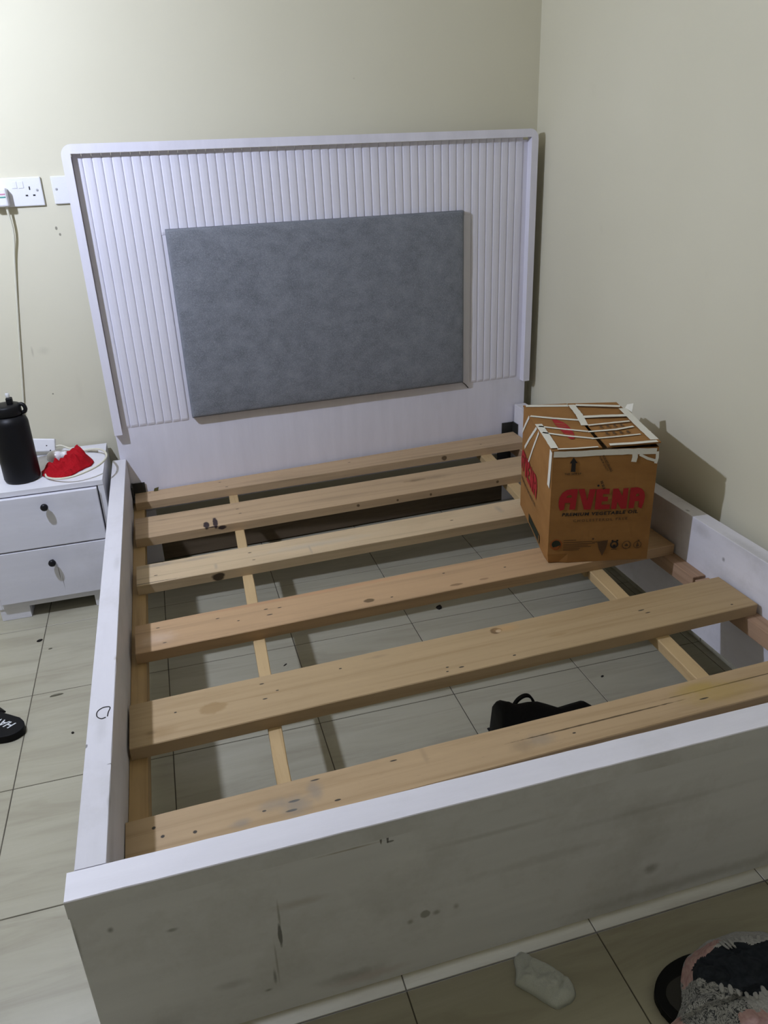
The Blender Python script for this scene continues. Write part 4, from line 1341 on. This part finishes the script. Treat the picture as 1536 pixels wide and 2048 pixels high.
def heap_h(t, x, y):
    e = min(1.0, (1 - t) * 4)
    f_ = abs(noise.noise(Vector((x * 16 + y * 10, y * 22, 7.0)))) * 0.022 + abs(noise.noise(Vector((x * 40, y * 40, 3.0)))) * 0.006
    base = 0.028 + 0.012 * math.exp(-(((x - 1.02) / 0.1) ** 2 + ((y + 0.24) / 0.09) ** 2))
    over = 0.012 if (x < 1.0 and y > -0.25) else 0.0
    return (base + f_ + over) * (0.35 + 0.65 * e) + 0.004


heap = empty('clothes_heap', (1.0, -0.28, 0.0))
tag(heap, 'crumpled navy and pink clothes with grey lace edging on the floor', 'clothes')
g = blob('garment', gout, 0.0, heap_h, None, heap, 48, 14, 0.008, 9.0)
g.data.materials.clear()
for m_ in (M_LACE, M_NAVY, M_PK, M_LACE2):
    g.data.materials.append(m_)
gl = world_loc(g)
for p_ in g.data.polygons:
    c3 = p_.center + gl
    wob = 0.006 * noise.noise(Vector((c3.x * 60, c3.y * 60, 1)))
    X, Y = c3.x + wob, c3.y + wob
    if in_poly(X, Y, G_NAVY):
        p_.material_index = 1
    elif any(in_poly(X, Y, P) for P in (G_PINK1, G_PINK2, G_PINK3, G_PINK4)):
        p_.material_index = 2
    elif Y > -0.17 or (X > 0.97 and Y > -0.30):
        p_.material_index = 3


def scallops(path, n_, r0, mat):
    """row of small petal loops of a lace edge, one part"""
    P = catmull(path, 12)
    L = [0]
    for a, b in zip(P[:-1], P[1:]):
        L.append(L[-1] + (b - a).length)
    V, Fc = [], []
    for i in range(n_):
        s_ = L[-1] * (i + 0.5) / n_
        k = max(j for j in range(len(L)) if L[j] <= s_)
        k = min(k, len(P) - 2)
        p_ = P[k]
        d = (P[k + 1] - P[k]).normalized()
        side = Vector((d.y, -d.x, 0)).normalized()
        lv, lf_ = lathe_vf([(0.2, -0.5), (0.75, -0.35), (1.0, 0.0), (0.75, 0.35), (0.2, 0.5)], 10)
        b0_ = len(V)
        for q in lv:
            w = d * (q[0] * r0 * 0.55) + side * (q[1] * r0 * 1.25) + Vector((0, 0, q[2] * r0 * 0.55)) + side * r0 * 0.5
            V.append(p_ + w)
        Fc += [tuple(j + b0_ for j in q) for q in lf_]
    return link_mesh('lace_edge', V, Fc, mat, heap, smooth=True)


def gz(x, y):
    best, bz_ = 9, 0.05
    for vtx in g.data.vertices:
        w = vtx.co + gl
        d = (w.x - x) ** 2 + (w.y - y) ** 2
        if d < best:
            best, bz_ = d, w.z
    return bz_


def gp(pts):
    return [(x, y, gz(x, y) + 0.002) for x, y in pts]


scallops(gp([(0.988, -0.166), (1.015, -0.158), (1.045, -0.158), (1.075, -0.166), (1.10, -0.19)]), 9, 0.009, M_LACE2)
scallops(gp([(1.035, -0.276), (1.01, -0.264), (0.985, -0.258), (0.955, -0.246), (0.93, -0.232)]), 8, 0.008, M_LACE2)

# ---- bits of debris on the tiles
M_CHIP = mat_plain('dark_chip', (0.025, 0.022, 0.02, 1), 0.9, 0.1, 0.4, 80)
M_CHIP2 = mat_plain('grey_splinter', (0.16, 0.15, 0.11, 1), 0.9, 0.1, 0.3, 80)


def chip(x, y, a, b, h, rot, mat, label):
    v = []
    for z, k in ((0.0003, 1.0), (h, 0.75)):
        for i in range(7):
            t = 2 * math.pi * i / 7
            rr = 1 + 0.35 * noise.noise(Vector((x * 90 + i * 1.7, y * 90, 0)))
            px, py = a * math.cos(t) * rr * k, b * math.sin(t) * rr * k
            v.append((x + px * math.cos(rot) - py * math.sin(rot), y + px * math.sin(rot) + py * math.cos(rot), z))
    f = [tuple(reversed(range(7))), tuple(range(7, 14))] + [(i, (i + 1) % 7, (i + 1) % 7 + 7, i + 7) for i in range(7)]
    tag(link_mesh('floor_debris', v, f, mat), label, 'debris', 'bits of debris on the tiled floor')


chip(-0.329, 1.397, 0.009, 0.006, 0.004, 0.5, M_CHIP, 'black crumb on the tile joint below the nightstand')
chip(-0.292, 1.338, 0.006, 0.003, 0.002, 0.2, M_CHIP2, 'tiny grey flake on the tiles below the nightstand')
chip(-0.251, 1.080, 0.018, 0.004, 0.003, 0.1, M_CHIP2, 'thin grey splinter on the tiles left of the bed')
chip(-0.193, 0.892, 0.004, 0.004, 0.003, 0.0, M_CHIP, 'small round black speck beside the left bed rail')
chip(0.931, 1.160, 0.013, 0.009, 0.006, 0.9, M_CHIP, 'black lump on the floor under the middle slats')
chip(0.395, 1.01, 0.008, 0.002, 0.002, 0.7, M_CHIP, 'black sliver on the floor beside the left batten under the bed')
chip(0.255, 0.80, 0.003, 0.002, 0.002, 0.0, M_CHIP, 'black fleck on the floor near the left ledger under the bed')
chip(1.24, 0.66, 0.006, 0.003, 0.002, 0.4, M_CHIP, 'black fleck on the floor right of the bag under the bed')
tag(link_mesh('wood_scrap', [(0.075, 1.806, 0.2925), (0.090, 1.806, 0.2925), (0.090, 1.812, 0.2925), (0.075, 1.812, 0.2925), (0.078, 1.807, 0.303), (0.094, 1.808, 0.306), (0.088, 1.811, 0.300), (0.077, 1.811, 0.299)],
              [(3, 2, 1, 0), (4, 5, 6, 7), (0, 1, 5, 4), (1, 2, 6, 5), (2, 3, 7, 6), (3, 0, 4, 7)], mat_plain('green_brown_scrap', (0.10, 0.09, 0.035, 1), 0.9, 0.1, 0.4, 90)),
    'tiny greenish wood scrap on the rearmost slat against the headboard', 'debris')
